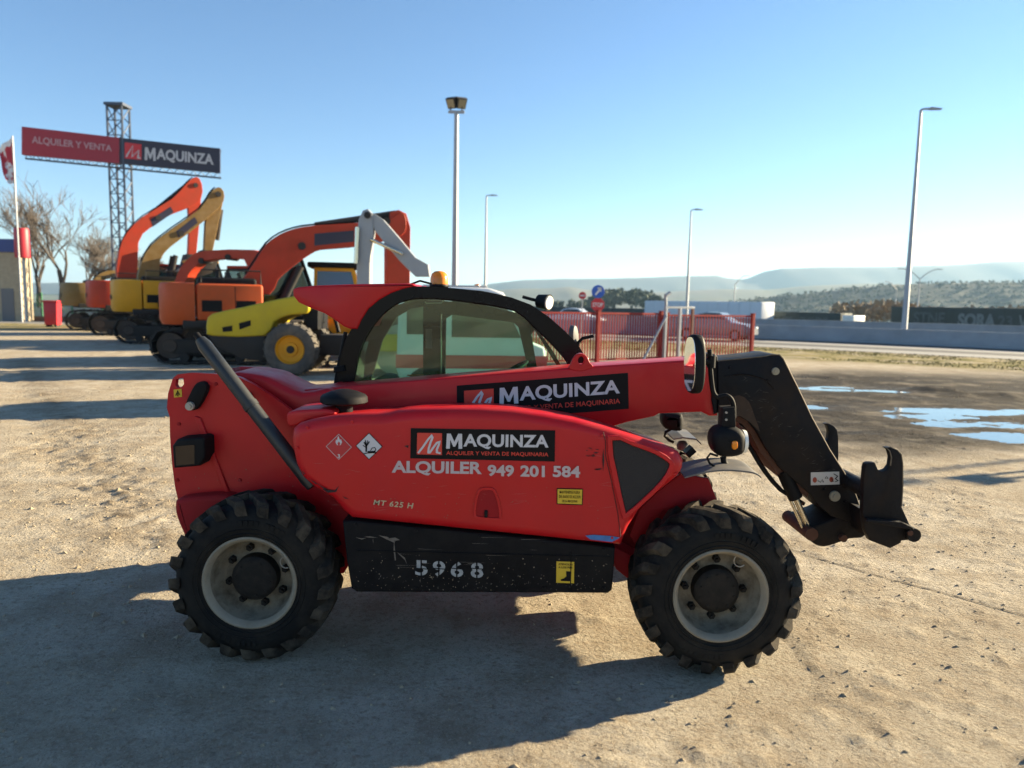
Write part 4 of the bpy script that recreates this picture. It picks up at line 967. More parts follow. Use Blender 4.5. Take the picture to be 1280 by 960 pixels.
letters(MB(), 'MT 625 H', quadpx([(467, 624.5), (517, 628.8), (516.6, 636), (466.6, 631)], YB - .004), .02, .15, 1.15).build('model_lettering', mat('cream_vinyl', (.50, .40, .25), .5), bonnet, 0)
# hazard diamonds
def diamond(cx, cy, h, m, mborder, name):
    q = quadpx([(cx, cy - h), (cx + h, cy + .5), (cx, cy + h), (cx - h, cy - .5)], YB - .003)
    o_ = MB().add(q, [(3, 2, 1, 0)]).build(name, mborder, bonnet, 0)
    i2 = h * .93
    q = quadpx([(cx, cy - i2), (cx + i2, cy + .5), (cx, cy + i2), (cx - i2, cy - .5)], YB - .0045)
    MB().add(q, [(3, 2, 1, 0)]).build('diamond_face', m, o_, 0); return o_
d1 = diamond(423.5, 558.5, 16.3, DRD if False else mat('faded_red_vinyl', (.44, .012, .02), .45), DPINK, 'hazard_diamond')
fl = [(421, 556), (419.3, 552.5), (420.3, 549), (421.3, 550.6), (422.2, 546.3), (423.2, 545), (424, 548), (425, 550), (426.2, 549), (427.5, 552.5), (426, 556), (424.6, 556.8), (425.4, 554), (423.6, 551.8), (421.8, 554), (422.6, 556.8)]
flat('flame_symbol', quadpx(fl, YB - .006), DWHT, d1)
letters(MB(), '3', quadpx([(422, 567.6), (425, 567.6), (425, 572.4), (422, 572.4)], YB - .006), .03).build('class_number', DWHT, d1, 0)
d2 = diamond(461.3, 557.8, 17, DWHT, DBLK, 'hazard_diamond')
qd = quadpx([(444, 541), (478, 541), (478, 575), (444, 575)], YB - .006)
k = MB(); stroke(k, [(.40, .30), (.41, .52), (.33, .66)], .03, qd); stroke(k, [(.41, .50), (.52, .68)], .022, qd); stroke(k, [(.40, .56), (.37, .74)], .016, qd); stroke(k, [(.41, .46), (.28, .54)], .016, qd); stroke(k, [(.42, .56), (.46, .72)], .014, qd)
stroke(k, [(.36, .25), (.78, .27)], .016, qd); stroke(k, [(.45, .30), (.60, .30), (.75, .30)], .03, qd); stroke(k, [(.56, .34), (.62, .44), (.72, .46), (.76, .38), (.70, .32), (.60, .32)], .014, qd); stroke(k, [(.30, .24), (.42, .24)], .012, qd)
k.build('dead_tree_symbol', DBLK, d2, 0)
# yellow notice: keep clear of the machine
y1 = flat('notice_sticker', quadpx([(696, 610.2), (728.8, 611), (728.3, 631.6), (695.8, 630.4)], YB - .003), DBLK, bonnet, 'yellow notice sticker with three lines of black text')
flat('notice_face', quadpx([(697, 611.4), (727.8, 612.1), (727.3, 630.4), (696.9, 629.3)], YB - .0045), DYEL, y1)
k = MB()
for j, t in enumerate(('MANTENERSE FUERA', 'DEL RADIO DE ACCION', 'DE LA MAQUINA')):
    w = (.84, .88, .62)[j]; yt = 613.3 + j * 5.7; x0_ = 712.3 - w * 15.2; x1_ = 712.3 + w * 15.2
    letters(k, t, quadpx([(x0_, yt), (x1_, yt + .5), (x1_, yt + 4.1), (x0_, yt + 3.6)], YB - .006), .008)
k.build('notice_lettering', DBLK, y1, 0)
ys_ = Y0 + .085
y2 = flat('foot_sticker', quadpx([(695.6, 701.7), (717.8, 702.4), (717.5, 729.2), (695.2, 728.4)], ys_ - .003), DYEL, skirt, 'yellow warning sticker with a black boot')
k = MB(); letters(k, 'ATENCION', quadpx([(698, 704), (715.6, 704.6), (715.6, 707), (698, 706.4)], ys_ - .005), .02); letters(k, 'A LOS PIES', quadpx([(698, 707.9), (715.6, 708.5), (715.6, 710.9), (698, 710.3)], ys_ - .005), .02)
bt = [(707.5, 714), (713.5, 714.3), (714, 719), (713, 722.5), (713.7, 726.7), (701, 726.2), (701, 724.3), (705, 723), (708, 720.3)]
k.add(quadpx(bt, ys_ - .005), [tuple(range(len(bt)))[::-1]]); k.build('foot_symbol', DBLK, y2, 0)
# stencilled fleet number with stencil bridges
k = MB()
for t, x in zip('5968', (519, 541, 563.5, 588.5)):
    letters(k, t, quadpx([(x, 700 + (x - 519) * .045), (x + 15.5, 700.6 + (x - 519) * .045), (x + 15.5, 719.6 + (x - 519) * .045), (x, 719 + (x - 519) * .045)], ys_ - .003), .022)
k.build('fleet_number', DGREY, skirt, 0)
k = MB()
for x in (519, 541, 563.5, 588.5):
    k.add(quadpx([(x + 6.6, 697), (x + 8.4, 697), (x + 8.4, 726), (x + 6.6, 726)], ys_ - .005), [(3, 2, 1, 0)])
    k.add(quadpx([(x - 1, 709.5), (x + 17, 711), (x + 17, 712.2), (x - 1, 710.7)], ys_ - .005), [(3, 2, 1, 0)])
k.build('stencil_bridges', BLKS, skirt, 0)
# blue scuff near the front wheel, black scuffs and scratches
MB().add(quadpx([(731.5, 669.5), (742, 668.5), (764, 670), (775, 672), (765, 677.5), (738, 674.5)], YB - .004), [tuple(range(6))[::-1]]).build('blue_patch', mat('blue_patch', (.03, .14, .38), .4, var=.4, scale=40), bonnet, 0)
rk = random.Random(11); k = MB()
def scuff(k, cx, cy, w, h, n, Yp):
    for _ in range(n):
        x = cx + rk.uniform(-w, w); y = cy + rk.uniform(-h, h); l = rk.uniform(2, 9); t = rk.uniform(.25, .8); s = rk.uniform(-.8, .8)
        k.add(quadpx([(x, y), (x + l * .4, y - t + s * .4), (x + l, y + s), (x + l * .5, y + t + s * .5)], Yp - .0035), [(3, 2, 1, 0)])
scuff(k, 742, 565, 12, 5, 10, YB); scuff(k, 748, 588, 6, 2, 4, YB)
for p in ([(376, 587), (381, 592), (380, 594)], [(384, 597), (396, 604), (395, 605.5)], [(394, 603), (410, 612), (408, 613.5)], [(402, 611), (418, 613), (424, 607), (420, 615), (410, 616)], [(428, 620), (436, 624), (431, 623)], [(754, 560), (755.5, 575), (754, 590), (753, 575)], [(505, 557.5), (511, 556.5), (510, 560)]):
    k.add(quadpx(p, YB - .0035), [tuple(range(len(p)))])
k.build('scuff_marks', mat('scuff_black', (.02, .012, .012), .8), bonnet, 0, kind='stuff')
k = MB()
for p in ([(444, 671.5), (452, 673), (458, 672.5), (452, 674.4)], [(455, 671), (462, 670.4), (472, 672), (462, 672)], [(466, 672), (467.2, 680), (466, 676)], [(473, 669), (484, 671), (494, 677), (493, 678.5), (483, 674)], [(492.5, 676), (495, 700), (493.6, 701), (492, 688)], [(496, 690), (506, 697), (509, 706), (506, 700)], [(484, 673), (494, 672), (500, 675), (493, 676)]):
    k.add(quadpx(p, ys_ - .003), [tuple(range(len(p)))[::-1]])
for _ in range(46):
    x = rk.uniform(470, 745); y = rk.uniform(718, 737); k.add(quadpx([(x, y), (x + rk.uniform(.3, 2.5), y + rk.uniform(-3, 3)), (x + .6, y + rk.uniform(.4, 1.5))], ys_ - .003), [(0, 1, 2)])
for _ in range(14):
    x = rk.uniform(440, 700); y = 692 + rk.uniform(-25, 20) + (x - 440) * .02; k.add(quadpx([(x, y), (x + rk.uniform(8, 40), y + rk.uniform(-.5, 2)), (x + 3, y + .5)], ys_ - .003), [(0, 1, 2)])
k.build('scratch_marks', mat('scratch_pale', (.15, .125, .10), .8, var=.5), skirt, 0, kind='stuff')
# fine scratches on the paint, mud spatter low down, worn edges on the boom head
k = MB()
for _ in range(60):
    x = rk.uniform(385, 750); y = rk.uniform(545, 640); l = rk.uniform(4, 26); s = rk.uniform(-.25, .25)
    if 505 < x + l and x < 735 and y < 602: continue
    k.add(quadpx([(x, y), (x + l * .5, y + s * l * .5 - .18), (x + l, y + s * l), (x + l * .5, y + s * l * .5 + .18)], YB - .0035), [(3, 2, 1, 0)])
k.build('fine_scratches', mat('scratched_red', (.42, .10, .09), .7), bonnet, 0, kind='stuff')
def spatter(n, xr, yr, Yp, parent, m, smin=.4, smax=1.6):
    k = MB()
    for _ in range(n):
        x = rk.uniform(*xr); y = yr[0] + (yr[1] - yr[0]) * rk.random() ** .6; s_ = rk.uniform(smin, smax) * rk.random() ** 1.5 + .25
        k.add(quadpx([(x + s_ * rk.uniform(.6, 1.1) * math.cos(t), y + s_ * rk.uniform(.6, 1.1) * math.sin(t)) for t in np.linspace(0, 2 * math.pi, 7, endpoint=False)], Yp), [tuple(range(7))])
    k.build('mud_spatter', m, parent, 0, kind='stuff')
MUDM = mat('dried_mud', (.26, .20, .13), .95, var=.3)
spatter(170, (440, 762), (690, 738), ys_ - .0026, skirt, MUDM, .3, 1.1)
spatter(60, (400, 770), (600, 648), YB - .0026, bonnet, mat('dusty_spots', (.30, .10, .07), .9), .3, 1.0)
spatter(70, (222, 400), (560, 625), YT - .0026, TH, mat('dusty_spots', (.30, .10, .07), .9), .3, 1.0)
EDG = mat('worn_edge', (.16, .125, .085), .6, metal=.3, var=.6, scale=40)
for pts in (gpx[3:13], gpx[0:4]):
    MB().tube([PY(x, y, YG + .003) for x, y in pts], .0035, 5).build('worn_edge', EDG, gh, 60)
MB().tube([PY(x, y, YH + .002) for x, y in hpx[8:18]], .0035, 5).build('worn_edge', EDG, cr_, 60)
k = MB()
for _ in range(70):
    t = rk.random(); x = 905 + t * 150 + rk.uniform(-8, 22); y = 465 + t * 150 + rk.uniform(-8, 20); l = rk.uniform(2, 11); s = rk.uniform(-1, 1)
    if not (0 < (y - 452) < 205): continue
    if x > 985 + (y - 462) * .55 - 14 or x < 915 + max(0, (y - 520)) * .95 + 8: continue
    k.add(quadpx([(x, y), (x + l * .5, y + s * l * .5 - .3), (x + l, y + s * l), (x + l * .5, y + s * l * .5 + .3)], YG - .0025), [(3, 2, 1, 0)])
k.build('scratch_marks', mat('steel_scratch', (.05, .042, .034), .6, var=.5), gh, 0, kind='stuff')
# weld beads and grease nipples on the boom head
MB().tube([PY(x, y, YG - .001) for x, y in smooth_poly([(905, 470), (930, 468), (955, 474), (968, 486)], 5, False)], .005, 6).build('weld_bead', GOOSE, gh, 60)
for x, y in ((1030, 612), (1056, 628), (1052, 606), (960, 476), (912, 460), (912, 506)):
    c0 = PY(x, y, YG); MB().cyl(c0, (c0[0], YG - .012, c0[2]), .010, .009, 6).build('bolt_head', GOOSE, gh, 35)
# hydraulic hoses down to the carriage
for k_i, (dx, r_) in enumerate(((0, .009), (5, .008))):
    MB().tube([PY(x + dx, y, YG + .02 + .04 * k_i) for x, y in smooth_poly([(1052, 630), (1066, 640), (1074, 655), (1068, 668), (1052, 664)], 4, False)], r_, 7).build('hose', BLK, TH, 60)
# moulded lettering blocks on the near sidewalls
for cx, yy in ((WR, Y0 + .05), (WF, Y0)):
    k = MB()
    for arc in (1.0, 4.1):
        for j in range(9):
            if j == 4: continue
            a = arc + j * .085; c_, s_ = math.cos(a), math.sin(a); q = []
            for rr0, da in ((.292, -.028), (.292, .028), (.318, .028), (.318, -.028)):
                q.append((cx + rr0 * math.cos(a + da), yy - .003, .413 + rr0 * math.sin(a + da)))
            k.add(q + [(v[0], yy + .004, v[2]) for v in q], [(0, 1, 2, 3), (0, 4, 5, 1), (1, 5, 6, 2), (2, 6, 7, 3), (3, 7, 4, 0)])
    k.build('sidewall_mould', TYRE, TH, 0, kind='stuff')
setorg((0, 0, 0))

# ================================================================== PLANT MACHINES STANDING IN THE YARD
def track_unit(cx, cy, L_, H_, W_, parent, shoes=30):
    """one crawler: frame with rollers and a belt of shoes; runs along local x"""
    r = H_ / 2; half = L_ / 2 - r
    fr = MB().rbox(cx - half, cx + half, cy - W_ * .3, cy + W_ * .3, r * .55, r * 1.45, .08)
    fo = fr.build('track_frame', DARK, parent, 40)
    b = MB(); per = 4 * half + 2 * math.pi * r
    def pos(s):
        s = s % per
        if s < 2 * half: return (cx - half + s, 0.0, (1, 0))
        s -= 2 * half
        if s < math.pi * r: a = -math.pi / 2 + s / r; return (cx + half + r * math.cos(a), r + r * math.sin(a), (-math.sin(a), math.cos(a)))
        s -= math.pi * r
        if s < 2 * half: return (cx + half - s, 2 * r, (-1, 0))
        s -= 2 * half; a = math.pi / 2 + s / r; return (cx - half + r * math.cos(a), r + r * math.sin(a), (-math.sin(a), math.cos(a)))
    p = per / shoes
    for k in range(shoes):
        x, z, (tx, tz) = pos(k * p); nx_, nz_ = tz, -tx; h = p * .46; t = .05
        vs = []
        for yy in (cy - W_ / 2, cy + W_ / 2):
            for s_, d_ in ((-h, -t), (h, -t), (h, .0), (h * .5, .0), (h * .5, .035), (h * .2, .035), (h * .2, 0), (-h, 0)):
                vs.append((x + tx * s_ + nx_ * d_, yy, z + .035 + tz * s_ + nz_ * d_))
        fs = [tuple(range(8))[::-1], tuple(range(8, 16))] + [(i_, (i_ + 1) % 8, 8 + (i_ + 1) % 8, 8 + i_) for i_ in range(8)]
        b.add(vs, fs)
    b.build('crawler_belt', DARK, fo, 30)
    for sx in (-1, 1):
        MB().lathe([(0, -W_ * .34), (r * .35, -W_ * .34), (r * .4, -W_ * .28), (r * .74, -W_ * .26), (r * .78, 0), (r * .74, W_ * .26), (r * .4, W_ * .28), (0, W_ * .3)], (cx + sx * half, cy, r + .02), 20).build('track_wheel', mat('worn_track_steel', (.045, .03, .022), .6, var=.4, dust=.5, dustcol=(.10, .07, .05)), fo, 35)
    for k in range(5):
        x = cx - half * .8 + k * half * .4; MB().cyl((x, cy - W_ * .36, .19), (x, cy + W_ * .36, .19), .12, n=14).build('track_roller', DARK, fo, 35)

def excavator(label, loc, yaw, paint, tail=2.3, hw=1.30, top=2.15, zb=1.05, tyaw=0.0, tl=4.2, th=.92, boom_px=None, stick_px=None, bm=None, sm=None, boomw=.55, cabside=1, extra=(), front=1.7, vent=True, tw=.6):
    rt = empty('excavator', label, 'excavator', (loc[0], loc[1], 0), yaw, 'excavators parked in the yard')
    # undercarriage, turned against the house
    piv = bpy.data.objects.new('undercarriage', None)
    bpy.data.objects.remove(piv)
    n0 = len(bpy.data.objects); tmp = []
    before = set(bpy.data.objects)
    for s_ in (-1, 1): track_unit(0, s_ * (hw - .12), tl, th, tw, rt)
    Mt = Matrix.Rotation(tyaw - yaw, 4, 'Z')
    for ob in set(bpy.data.objects) - before:
        ob.data.transform(Mt)
    MB().rbox(-1.0, 1.0, -.9, .9, .45, .85, .1).cyl((0, 0, .8), (0, 0, zb), .62, n=24).build('slew_ring', DARK, rt, 40)
    zt_m = zb + .3
    # house: deck, engine cover and counterweight
    MB().rbox(-tail * .75, front, -hw, hw, zb, zb + .22, .05).build('deck', DARK, rt, 40)
    cw = []
    for k in range(13):
        a = math.pi / 2 + math.pi * k / 12
        cw.append((-tail * .62 + .9 * tail * .42 * math.cos(a) * (1 if abs(math.sin(a)) < .99 else 1), hw * math.copysign(abs(math.sin(a)) ** .45, math.sin(a))))
    n_ = len(cw); mb = MB(); levels = [(zb + .10, .94), (zb + .22, 1), (top - .12, 1), (top - .03, .975), (top, .93)]
    for z, s_ in levels:
        for x, y in cw: mb.v.append((-tail * .62 + (x + tail * .62) * s_, y * s_, z))
    for j in range(len(levels) - 1):
        for k in range(n_ - 1): a = j * n_ + k; mb.f.append((a, a + n_, a + n_ + 1, a + 1))
        a = j * n_; mb.f.append((a, a + n_ - 1, a + 2 * n_ - 1, a + n_))
    mb.f += [tuple(range(n_)), tuple(range(4 * n_, 5 * n_))[::-1]]
    cwo = mb.build('counterweight', paint, rt, 35)
    MB().add([(-tail - .012, -.34, zb + .55), (-tail - .012, .34, zb + .55), (-tail - .012, .34, zb + .72), (-tail - .012, -.34, zb + .72)], [(3, 2, 1, 0)]).build('name_strip', DBLK, cwo, 0)
    for s_ in (-1, 1):
        ec = MB().rbox(-tail * .60, .25, s_ * hw - (.62 if s_ > 0 else 0), s_ * hw + (.62 if s_ < 0 else 0), zb + .22, top - .02, .07).build('engine_cover', paint, rt, 40)
        for k in range(2):
            x0_ = -tail * .55 + k * .85; yy = s_ * (hw + .004)
            MB().add([(x0_, yy, zb + .45), (x0_ + .5, yy, zb + .45), (x0_ + .5, yy, zb + .75), (x0_, yy, zb + .75)], [(0, 1, 2, 3)]).build('vent', BLK, ec, 0)
        MB().add([(-tail * .2, s_ * (hw + .003), zb + .22), (-tail * .2 + .02, s_ * (hw + .003), zb + .22), (-tail * .2 + .02, s_ * (hw + .003), top - .1), (-tail * .2, s_ * (hw + .003), top - .1)], [(0, 1, 2, 3)]).build('panel_gap', DBLK, ec, 0)
    MB().rbox(-tail * .58, .15, -hw + .66, hw - .66, zb + .3, top + .16, .09).build('engine_hood', BLK, rt, 40)
    MB().tube([(1.3, -hw - .02, zt_m), (1.35, -hw - .2, zt_m + .1), (1.35, -hw - .2, zt_m + .4)], .02, 6).box(1.3, 1.4, -hw - .3, -hw - .1, zt_m + .35, zt_m + .7).build('side_mirror', BLK, rt, 35)
    MB().cyl((-tail * .35, .35, top), (-tail * .35, .35, top + .42), .06, n=12).build('exhaust', DARK, rt, 40)
    # railing
    mb = MB()
    for s_ in (-1,):
        mb.tube([(.2, s_ * (hw - .08), top), (.2, s_ * (hw - .08), top + .34), (-tail * .55, s_ * (hw - .08), top + .34), (-tail * .55, s_ * (hw - .08), top)], .022, 6)
    mb.build('handrail', DARK, rt, 40)
    # cab
    y0_, y1_ = (hw - .98, hw) if cabside > 0 else (-hw, -hw + .98)
    zt = top + .85
    prof = [(.28, zb + .22), (1.75, zb + .22), (1.92, zb + .6), (1.80, zb + 1.25), (1.55, zt - .05), (1.42, zt), (.42, zt), (.28, zt - .12)]
    cb = MB()
    for yy in (y0_, y1_ - .06):
        cb.ring(prof[::1], inset(np.array(prof), .11), yy, yy + .06)
    cabo = cb.build('cab', paint if False else BLK, rt, 35)
    for yy in (y0_ + .02, y1_ - .03): MB().prism(inset(np.array(prof), .09), yy, yy + .01).build('cab_glass', GLASSW, cabo, 0)
    MB().rbox(.3, 1.56, y0_ - .02, y1_ + .02, zt - .06, zt + .05, .04).build('cab_roof', paint, cabo, 40)
    MB().rbox(.30, 1.78, y0_ + .07, y1_ - .07, zb + .24, zb + .85, .04).build('cab_lower', BLK, cabo, 40)
    MB().rbox(.55, .72, y0_ + .25, y1_ - .25, zb + .8, zb + 1.5, .05).build('seat', BLK, cabo, 40)
    # boom, stick, cylinders, bucket
    if boom_px:
        bp = [PV(x, y, loc, yaw) for x, y in boom_px]
        bo_ = MB().prism(smooth_poly(bp, 2), -boomw / 2, boomw / 2, .012, 1, True).build('boom', bm or paint, rt, 28)
        C_ = np.array(bp)
        for ex in extra:
            q = [PV(x, y, loc, yaw) for x, y in ex[0]]
            if ex[1] == 'strip':
                for yy, s_ in ((-boomw / 2 - .006, 1), (boomw / 2 + .006, -1)):
                    MB().add([(a[0], yy, a[1]) for a in q], [tuple(range(len(q)))]).build('boom_banner', SIGND, bo_, 0)
            else:
                MB().cyl((q[0][0], 0, q[0][1]), (q[1][0], 0, q[1][1]), .10, n=12).build('stick_cylinder', DARK, bo_, 40)
        up_ = [bp[i_] for i_ in range(1, int(len(bp) * .55))]
        for yy in (-.10, -.03, .06):
            MB().tube([(a, yy, z + .05) for a, z in smooth_poly(up_, 2, False)], .022, 5).build('boom_hose', BLK, bo_, 60)
        tipc = np.mean(np.array(sorted(bp, key=lambda q: -q[1])[:4]), axis=0)
        for (a, z) in (tuple(tipc), (bp[len(bp) // 4][0] * .5 + bp[-len(bp) // 4][0] * .5, bp[len(bp) // 4][1] * .5 + bp[-len(bp) // 4][1] * .5)):
            MB().cyl((a, -boomw / 2 - .05, z - .12), (a, boomw / 2 + .05, z - .12), .11, n=16).build('pin', DARK, bo_, 35)
        foot = np.array([(bp[0][0] + bp[-1][0]) / 2, (bp[0][1] + bp[-1][1]) / 2]); mid = np.array(bp[len(bp) // 2 - 1])
        ctr = np.mean(np.array(bp), axis=0)
        for s_ in (-1, 1):
            o_ = MB().cyl((foot[0] + .55, s_ * (boomw / 2 + .14), zb + .25), (ctr[0] * .55 + foot[0] * .45 + .25, s_ * (boomw / 2 + .14), ctr[1] * .55 + foot[1] * .45), .095, n=12).build('boom_cylinder', DARK, rt, 40)
    if stick_px:
        sp_ = [PV(x, y, loc, yaw) for x, y in stick_px]
        MB().prism(sp_, -boomw * .36, boomw * .36, .012, 1, True).build('stick', sm or bm or paint, rt, 28)
        lo = min(sp_, key=lambda q: q[1]); bx_, bz_ = lo
        bk = [(bx_ - .1, bz_ + .15), (bx_ + .45, bz_ + .1), (bx_ + .5, bz_ - .25), (bx_ + .2, bz_ - .75), (bx_ - .35, bz_ - .95), (bx_ - .85, bz_ - .7), (bx_ - .55, bz_ - .55), (bx_ - .25, bz_ - .35)]
        bko = MB().prism(bk[::-1], -.6, .6, .03, 2, True).build('bucket', DARK, rt, 35)
        for k in range(5):
            y_ = -.52 + k * .26; MB().add([(bx_ - .83, y_ - .05, bz_ - .72), (bx_ - .83, y_ + .05, bz_ - .72), (bx_ - .83, y_ + .05, bz_ - .58), (bx_ - .83, y_ - .05, bz_ - .58), (bx_ - 1.05, y_, bz_ - .72)], [(0, 1, 2, 3), (0, 4, 1), (1, 4, 2), (2, 4, 3), (3, 4, 0)]).build('bucket_tooth', STEEL, bko, 0)
    return rt

LA = (-7.55, 21.2)
excavator('large orange crawler excavator with its arched orange-red boom reaching over the roller', LA, R(24), ORANGE, tail=2.35, hw=1.32, top=2.18, zb=.97, tyaw=R(8), tl=4.5, th=.95, bm=ORED,
          boom_px=[(296, 362), (306, 345), (318, 327), (332, 306), (348, 294), (366, 287), (390, 283), (440, 280), (485, 274), (494, 268), (502, 268), (505, 284), (495, 298), (440, 309), (402, 312), (384, 320), (364, 334), (346, 350), (336, 368)],
          stick_px=[(486, 266), (496, 263), (506, 268), (511, 285), (510, 370), (503, 400), (490, 400), (482, 360), (482, 300)], extra=(([(391, 293), (440, 289), (440, 303), (391, 308)], 'strip'), ([(394, 282), (494, 267)], 'cyl')))
LB = (-13.3, 29.6)
excavator('yellow crawler excavator with boom in shade-darkened yellow raised steeply beside the orange one', LB, R(32), YEL, tail=2.45, hw=1.40, top=2.40, zb=1.1, tyaw=R(20), tl=4.4, th=.98, bm=OCHRE,  # boom colour is the machine's yellow with shade put into it
          boom_px=[(172, 358), (176, 328), (188, 307), (214, 286), (248, 262), (262, 242), (268, 236), (275, 236), (279, 246), (272, 261), (236, 291), (212, 309), (199, 326), (196, 358)],
          stick_px=[(260, 244), (270, 236), (279, 242), (277, 256), (264, 318), (254, 318), (256, 280)], extra=(([(219, 290), (242, 272), (246, 279), (222, 298)], 'strip'), ([(276, 262), (271, 300)], 'cyl')))
LC = (-17.3, 35.0)
excavator('orange-red crawler excavator with boom folded up high behind the yellow excavator', LC, R(34), ORED, tail=2.5, hw=1.45, top=2.45, zb=1.15, tyaw=R(22), tl=4.6, th=1.0,
          boom_px=[(146, 356), (148, 314), (158, 291), (178, 271), (214, 249), (232, 230), (240, 223), (248, 224), (252, 240), (244, 256), (214, 268), (186, 286), (172, 304), (169, 356)],
          stick_px=[(232, 232), (241, 224), (250, 230), (250, 262), (244, 322), (234, 322), (236, 280)], extra=(([(187, 275), (212, 259), (216, 266), (190, 284)], 'strip'), ([(184, 271), (236, 229)], 'cyl')))
LD = (-20.9, 39.0)
excavator('dull ochre crawler excavator with low folded boom at the far end of the row', LD, R(36), OCHRE, tail=2.5, hw=1.4, top=2.40, zb=1.15, tyaw=R(24), tl=4.4, th=.98,
          boom_px=[(112, 368), (116, 350), (126, 341), (140, 338), (158, 341), (158, 347), (142, 346), (130, 350), (124, 368)], stick_px=[(152, 340), (160, 342), (160, 362), (154, 366)])
LF = (-9.4, 27.6)
excavator('orange-red excavator facing away with a low arched boom behind the large orange one', LF, R(170), ORED, tail=2.2, hw=1.3, top=2.1, tyaw=R(165), tl=4.2, th=.92, cabside=-1,
          boom_px=[(338, 350), (334, 324), (322, 313), (262, 314), (244, 321), (231, 335), (224, 354), (236, 354), (241, 343), (252, 331), (268, 325), (310, 325), (318, 350)][::-1],
          stick_px=[(222, 350), (236, 350), (236, 372), (226, 374)])
LE = (-3.95, 20.4)
ce = empty('loading_crane', 'pale grey folded crane arm rising above the telehandler roof in front of the orange boom', 'crane', (LE[0], LE[1], 0), 0)
MB().rbox(-.9, .9, -.45, .45, .25, .6, .05).cyl((0, 0, .6), (0, 0, 1.5), .26, .2, 20).build('crane_base', GREYX, ce, 40)
for sx in (-1, 1):
    for sy in (-1, 1): MB().tube([(sx * .8, sy * .4, .45), (sx * 1.0, sy * .75, .4), (sx * 1.0, sy * .75, .03)], .06, 8).cyl((sx * 1.0, sy * .75, 0), (sx * 1.0, sy * .75, .05), .16, n=14).build('stabiliser_leg', DARK, ce, 40)
def cpx(p): return [PV(x, y, LE, 0) for x, y in p]
MB().prism(cpx([(448, 400), (447, 300), (450, 275), (455, 264), (461, 262), (467, 268), (468, 290), (464, 320), (463, 400)][::-1]), -.17, .17, .012, 1, True).build('main_boom', GREYX, ce, 28)
MB().prism(cpx([(458, 268), (468, 267), (480, 275), (500, 298), (520, 322), (536, 331), (538, 346), (520, 346), (500, 326), (472, 292)][::-1]), -.13, .13, .012, 1, True).build('folding_arm', GREYX, ce, 28)
q = cpx([(452, 330), (449, 285)]); MB().cyl((q[0][0] - .1, -.25, q[0][1]), (q[1][0], -.25, q[1][1]), .06, n=12).build('boom_cylinder', CHROME, ce, 40)
q = cpx([(465, 300), (505, 318)]); MB().cyl((q[0][0], -.2, q[0][1]), (q[1][0], -.2, q[1][1]), .05, n=12).build('arm_cylinder', CHROME, ce, 40)
q = cpx([(461, 270)])[0]; MB().cyl((q[0], -.22, q[1]), (q[0], .22, q[1]), .09, n=16).build('pin', DARK, ce, 35)

# ---- roller
RL = G(352, 470); RLO = (RL[0], RL[1] + .95)
def rl(px, dy): return [PV(x, y, (RLO[0], RLO[1] + dy), R(3)) for x, y in px]
rr = empty('road_roller', 'yellow single-drum road roller with sloping bonnet and one big yellow-rimmed tyre showing', 'roller', (RLO[0], RLO[1], 0), R(3))
hood = rl([(255, 402), (262, 392), (300, 384), (330, 377), (365, 370), (380, 369), (384, 384), (380, 392), (360, 394), (340, 402), (328, 420), (262, 420), (255, 414)], -.8)
o = MB().prism(smooth_poly(hood[::-1], 2), -.78, .78, .06, 4, True).build('bonnet', LIME, rr, 40)
for p in ([(275, 409), (288, 407), (288, 414), (276, 415)], [(296, 404), (311, 400), (311, 407), (297, 412)]):
    q = rl(p, -.8); MB().add([(a[0], -.785, a[1]) for a in q], [(3, 2, 1, 0)]).build('vent', BLK, o, 0)
q = rl([(256, 416), (330, 416), (330, 452), (300, 448), (268, 432)], -.7); MB().prism(q[::-1], -.74, .74, .03, 2, True).build('rear_frame', DARK, rr, 40)
q = rl([(372, 384), (396, 384), (396, 412), (384, 414)], -.6); MB().prism(q[::-1], -.6, .6, .03, 2, True).build('operator_platform', BLK, rr, 40)
wc = rl([(360, 437)], -.95)[0]; wr = .62
for s_ in (-1, 1):
    yc = s_ * .80
    t_ = MB().lathe([(.34, -.20), (.40, -.235), (.50, -.235), (.58, -.20), (.615, -.12), (.62, 0), (.615, .12), (.58, .2), (.5, .235), (.4, .235), (.34, .2)], (wc[0], yc, wr), 40)
    w_ = MB().lathe([(.345, .2), (.35, -.18), (.33, -.21), (.31, -.18), (.29, -.10), (.17, -.08), (.16, -.12), (0, -.13)] if s_ < 0 else [(.345, -.2), (.35, .18), (.33, .21), (.31, .18), (.29, .10), (.17, .08), (.16, .12), (0, .13)], (wc[0], yc, wr), 36).build('wheel', YEL, rr, 40)
    for k in range(22):
        a = 2 * math.pi * k / 22
        for z_ in (-1, 1):
            c_, n_ = math.cos(a + z_ * .07), math.sin(a + z_ * .07); t_.cyl((wc[0] + .61 * math.cos(a), yc + z_ * .2, wr + .61 * math.sin(a)), (wc[0] + .635 * c_, yc, wr + .625 * n_), .022, n=5)
    t_.build('tyre', mat('dusty_tyre', (.06, .055, .05), .85, var=.3, dust=.6, dustcol=(.20, .17, .13)), w_, 35)
    MB().cyl((wc[0], yc - .14 * -s_ * -1, wr), (wc[0], yc + s_ * .15, wr), .09, n=16).build('hub', DARK, w_, 35)
dc = (wc[0] + 2.55, 0, .62)
MB().lathe([(.0, -.85), (.55, -.85), (.62, -.84), (.62, .84), (.55, .85), (0, .85)], dc, 48).build('drum', STEEL, rr, 30)
